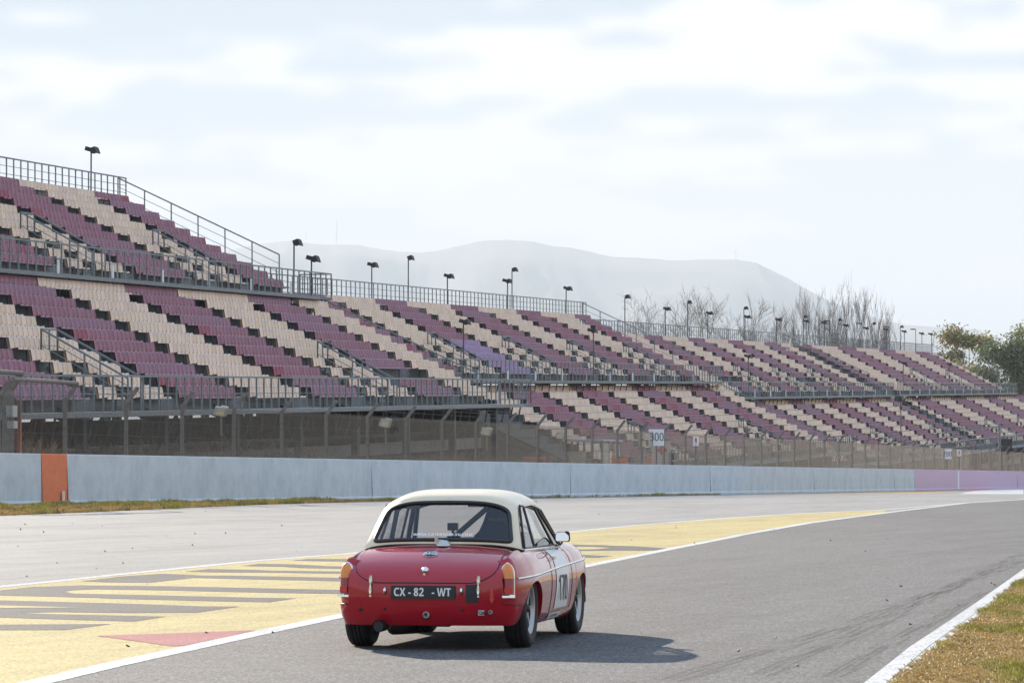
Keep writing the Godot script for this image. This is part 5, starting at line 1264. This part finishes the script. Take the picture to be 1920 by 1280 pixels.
	var gc := S(); box(gc, Vector3(-0.17, 0.915, -1.28), Vector3(0.085, 0.062, 0.04)); bar(gc, Vector3(-0.17, 0.885, -1.28), Vector3(-0.17, 0.80, -1.32), 0.02); bar(gc, Vector3(-0.22, 0.83, -1.3), Vector3(-0.11, 0.83, -1.3), 0.018); put(gc, "dash_camera", black, car)
	driver(car)

# seated driver, mostly hidden by the bucket seat: tapered capsules joined smoothly and meshed as surface nets
func driver(car: Node3D):
	var o := thing("person", "driver in dark race suit and pale helmet seated in the red car", "person", car.transform * Vector3(0.35, 0.40, -0.95), "", car.basis)
	var L := func(a: Vector3) -> Vector3: return a - Vector3(0.35, 0.40, -0.95)
	var bones := [[0.35, 0.56, -0.86, 0.15, 0.35, 0.80, -0.80, 0.15], [0.35, 0.80, -0.80, 0.13, 0.35, 0.93, -0.80, 0.06], [0.19, 0.80, -0.82, 0.07, 0.51, 0.80, -0.82, 0.07], [0.26, 0.53, -0.88, 0.10, 0.26, 0.60, -1.25, 0.075], [0.44, 0.53, -0.88, 0.10, 0.44, 0.60, -1.25, 0.075], [0.26, 0.60, -1.25, 0.075, 0.26, 0.42, -1.52, 0.05], [0.44, 0.60, -1.25, 0.075, 0.44, 0.42, -1.52, 0.05],
		[0.18, 0.80, -0.83, 0.058, 0.16, 0.66, -1.05, 0.045], [0.16, 0.66, -1.05, 0.045, 0.18, 0.76, -1.27, 0.034], [0.52, 0.80, -0.83, 0.058, 0.535, 0.66, -1.05, 0.045], [0.535, 0.66, -1.05, 0.045, 0.47, 0.76, -1.27, 0.034], [0.35, 0.93, -0.80, 0.06, 0.35, 1.00, -0.82, 0.085]]
	var st := S(); nets(st, bones, Vector3(0.05, 0.36, -1.60), Vector3(0.62, 1.10, -0.62), 0.022, L, 0.03)
	for sx in [-1.0, 1.0]:
		var w := Vector3(0.32 + sx * 0.15, 0.765, -1.28)
		var hb := [[w.x, w.y, w.z, 0.024, w.x - sx * 0.01, w.y + 0.012, w.z - 0.055, 0.024]]
		for k in 4:
			var kx = w.x - sx * 0.02 + sx * 0.017 * k; var kl = [0.030, 0.036, 0.034, 0.026][k]
			hb.append([kx, w.y + 0.012, w.z - 0.055, 0.009, kx, w.y + 0.006, w.z - 0.06 - kl, 0.0085]); hb.append([kx, w.y + 0.006, w.z - 0.06 - kl, 0.0085, kx, w.y - 0.022, w.z - 0.058 - kl * 0.7, 0.008])
		hb.append([w.x - sx * 0.025, w.y, w.z - 0.02, 0.011, w.x - sx * 0.045, w.y + 0.004, w.z - 0.06, 0.009])
		nets(st, hb, w - Vector3(0.075, 0.06, 0.14), w + Vector3(0.075, 0.06, 0.04), 0.006, L, 0.006)
	put(st, "body", flat_mat(lin(0.03, 0.032, 0.045), 0.85), o)
	var h := S(); var hp := []
	for i in 15: var t := PI * i / 14.0; hp.append(Vector2(0.125 * sin(t), -0.14 * cos(t)))
	lathe(h, hp, 24, Transform3D(Basis(Vector3(0, 0, 1), PI / 2).scaled(Vector3(0.95, 0.95, 1.1)), L.call(Vector3(0.35, 1.02, -0.83)))); var ho := put(h, "helmet", flat_mat(lin(0.6, 0.58, 0.55), 0.2), o)
	var vz := S(); sheet(vz, func(u, v):
		var ph := lerpf(-0.95, 0.95, u); var y := lerpf(-0.035, 0.045, v); return L.call(Vector3(0.35 + sin(ph) * 0.122, 1.035 + y, -0.83 - cos(ph) * 0.142)), 12, 3); put(vz, "visor", flat_mat(lin(0.02, 0.02, 0.025), 0.08), ho)

# surface nets of smoothly joined tapered capsules
func nets(st: SurfaceTool, bones: Array, lo: Vector3, hi: Vector3, cell: float, L: Callable, blend: float):
	var n := Vector3i(((hi - lo) / cell).ceil()) + Vector3i.ONE; var val := PackedFloat32Array(); val.resize(n.x * n.y * n.z); val.fill(1.0)
	for b in bones:
		var a := Vector3(b[0], b[1], b[2]); var c := Vector3(b[4], b[5], b[6]); var ab := c - a; var l2 := maxf(ab.length_squared(), 1e-9); var m: float = maxf(b[3], b[7]) + 3.0 * cell + blend
		var i0 := Vector3i(((Vector3(minf(a.x, c.x), minf(a.y, c.y), minf(a.z, c.z)) - Vector3.ONE * m - lo) / cell).floor()).clamp(Vector3i.ZERO, n - Vector3i.ONE)
		var i1 := Vector3i(((Vector3(maxf(a.x, c.x), maxf(a.y, c.y), maxf(a.z, c.z)) + Vector3.ONE * m - lo) / cell).ceil()).clamp(Vector3i.ZERO, n - Vector3i.ONE)
		for z in range(i0.z, i1.z + 1):
			for y in range(i0.y, i1.y + 1):
				for x in range(i0.x, i1.x + 1):
					var p := lo + Vector3(x, y, z) * cell; var t := clampf((p - a).dot(ab) / l2, 0.0, 1.0)
					var d := (p - a - ab * t).length() - lerpf(b[3], b[7], t); var k := (z * n.y + y) * n.x + x; var e := val[k]
					var hh := clampf(0.5 + 0.5 * (e - d) / blend, 0.0, 1.0); val[k] = lerpf(e, d, hh) - blend * hh * (1.0 - hh)
	var vert := {}
	st.set_smooth_group(1)
	for z in n.z - 1:
		for y in n.y - 1:
			for x in n.x - 1:
				var acc := Vector3.ZERO; var cnt := 0; var k := (z * n.y + y) * n.x + x
				for e in [[0, 1], [0, 2], [0, 4], [1, 3], [1, 5], [2, 3], [2, 6], [4, 5], [4, 6], [3, 7], [5, 7], [6, 7]]:
					var va: float = val[k + (e[0] & 1) + ((e[0] >> 1) & 1) * n.x + (e[0] >> 2) * n.x * n.y]; var vb: float = val[k + (e[1] & 1) + ((e[1] >> 1) & 1) * n.x + (e[1] >> 2) * n.x * n.y]
					if (va < 0.0) != (vb < 0.0):
						var f := va / (va - vb); acc += Vector3(e[0] & 1, (e[0] >> 1) & 1, e[0] >> 2).lerp(Vector3(e[1] & 1, (e[1] >> 1) & 1, e[1] >> 2), f); cnt += 1
				if cnt > 0: vert[k] = L.call(lo + (Vector3(x, y, z) + acc / cnt) * cell)
	var sx := 1; var sy := n.x; var sz := n.x * n.y
	for k in vert:
		for q in [[sx, sy, sz], [sy, sz, sx], [sz, sx, sy]]:
			if k + q[0] < val.size() and (val[k] < 0.0) != (val[k + q[0]] < 0.0) and vert.has(k - q[1]) and vert.has(k - q[2]) and vert.has(k - q[1] - q[2]):
				quad(st, vert[k], vert[k - q[1]], vert[k - q[1] - q[2]], vert[k - q[2]])
	st.set_smooth_group(0xFFFFFFFF)
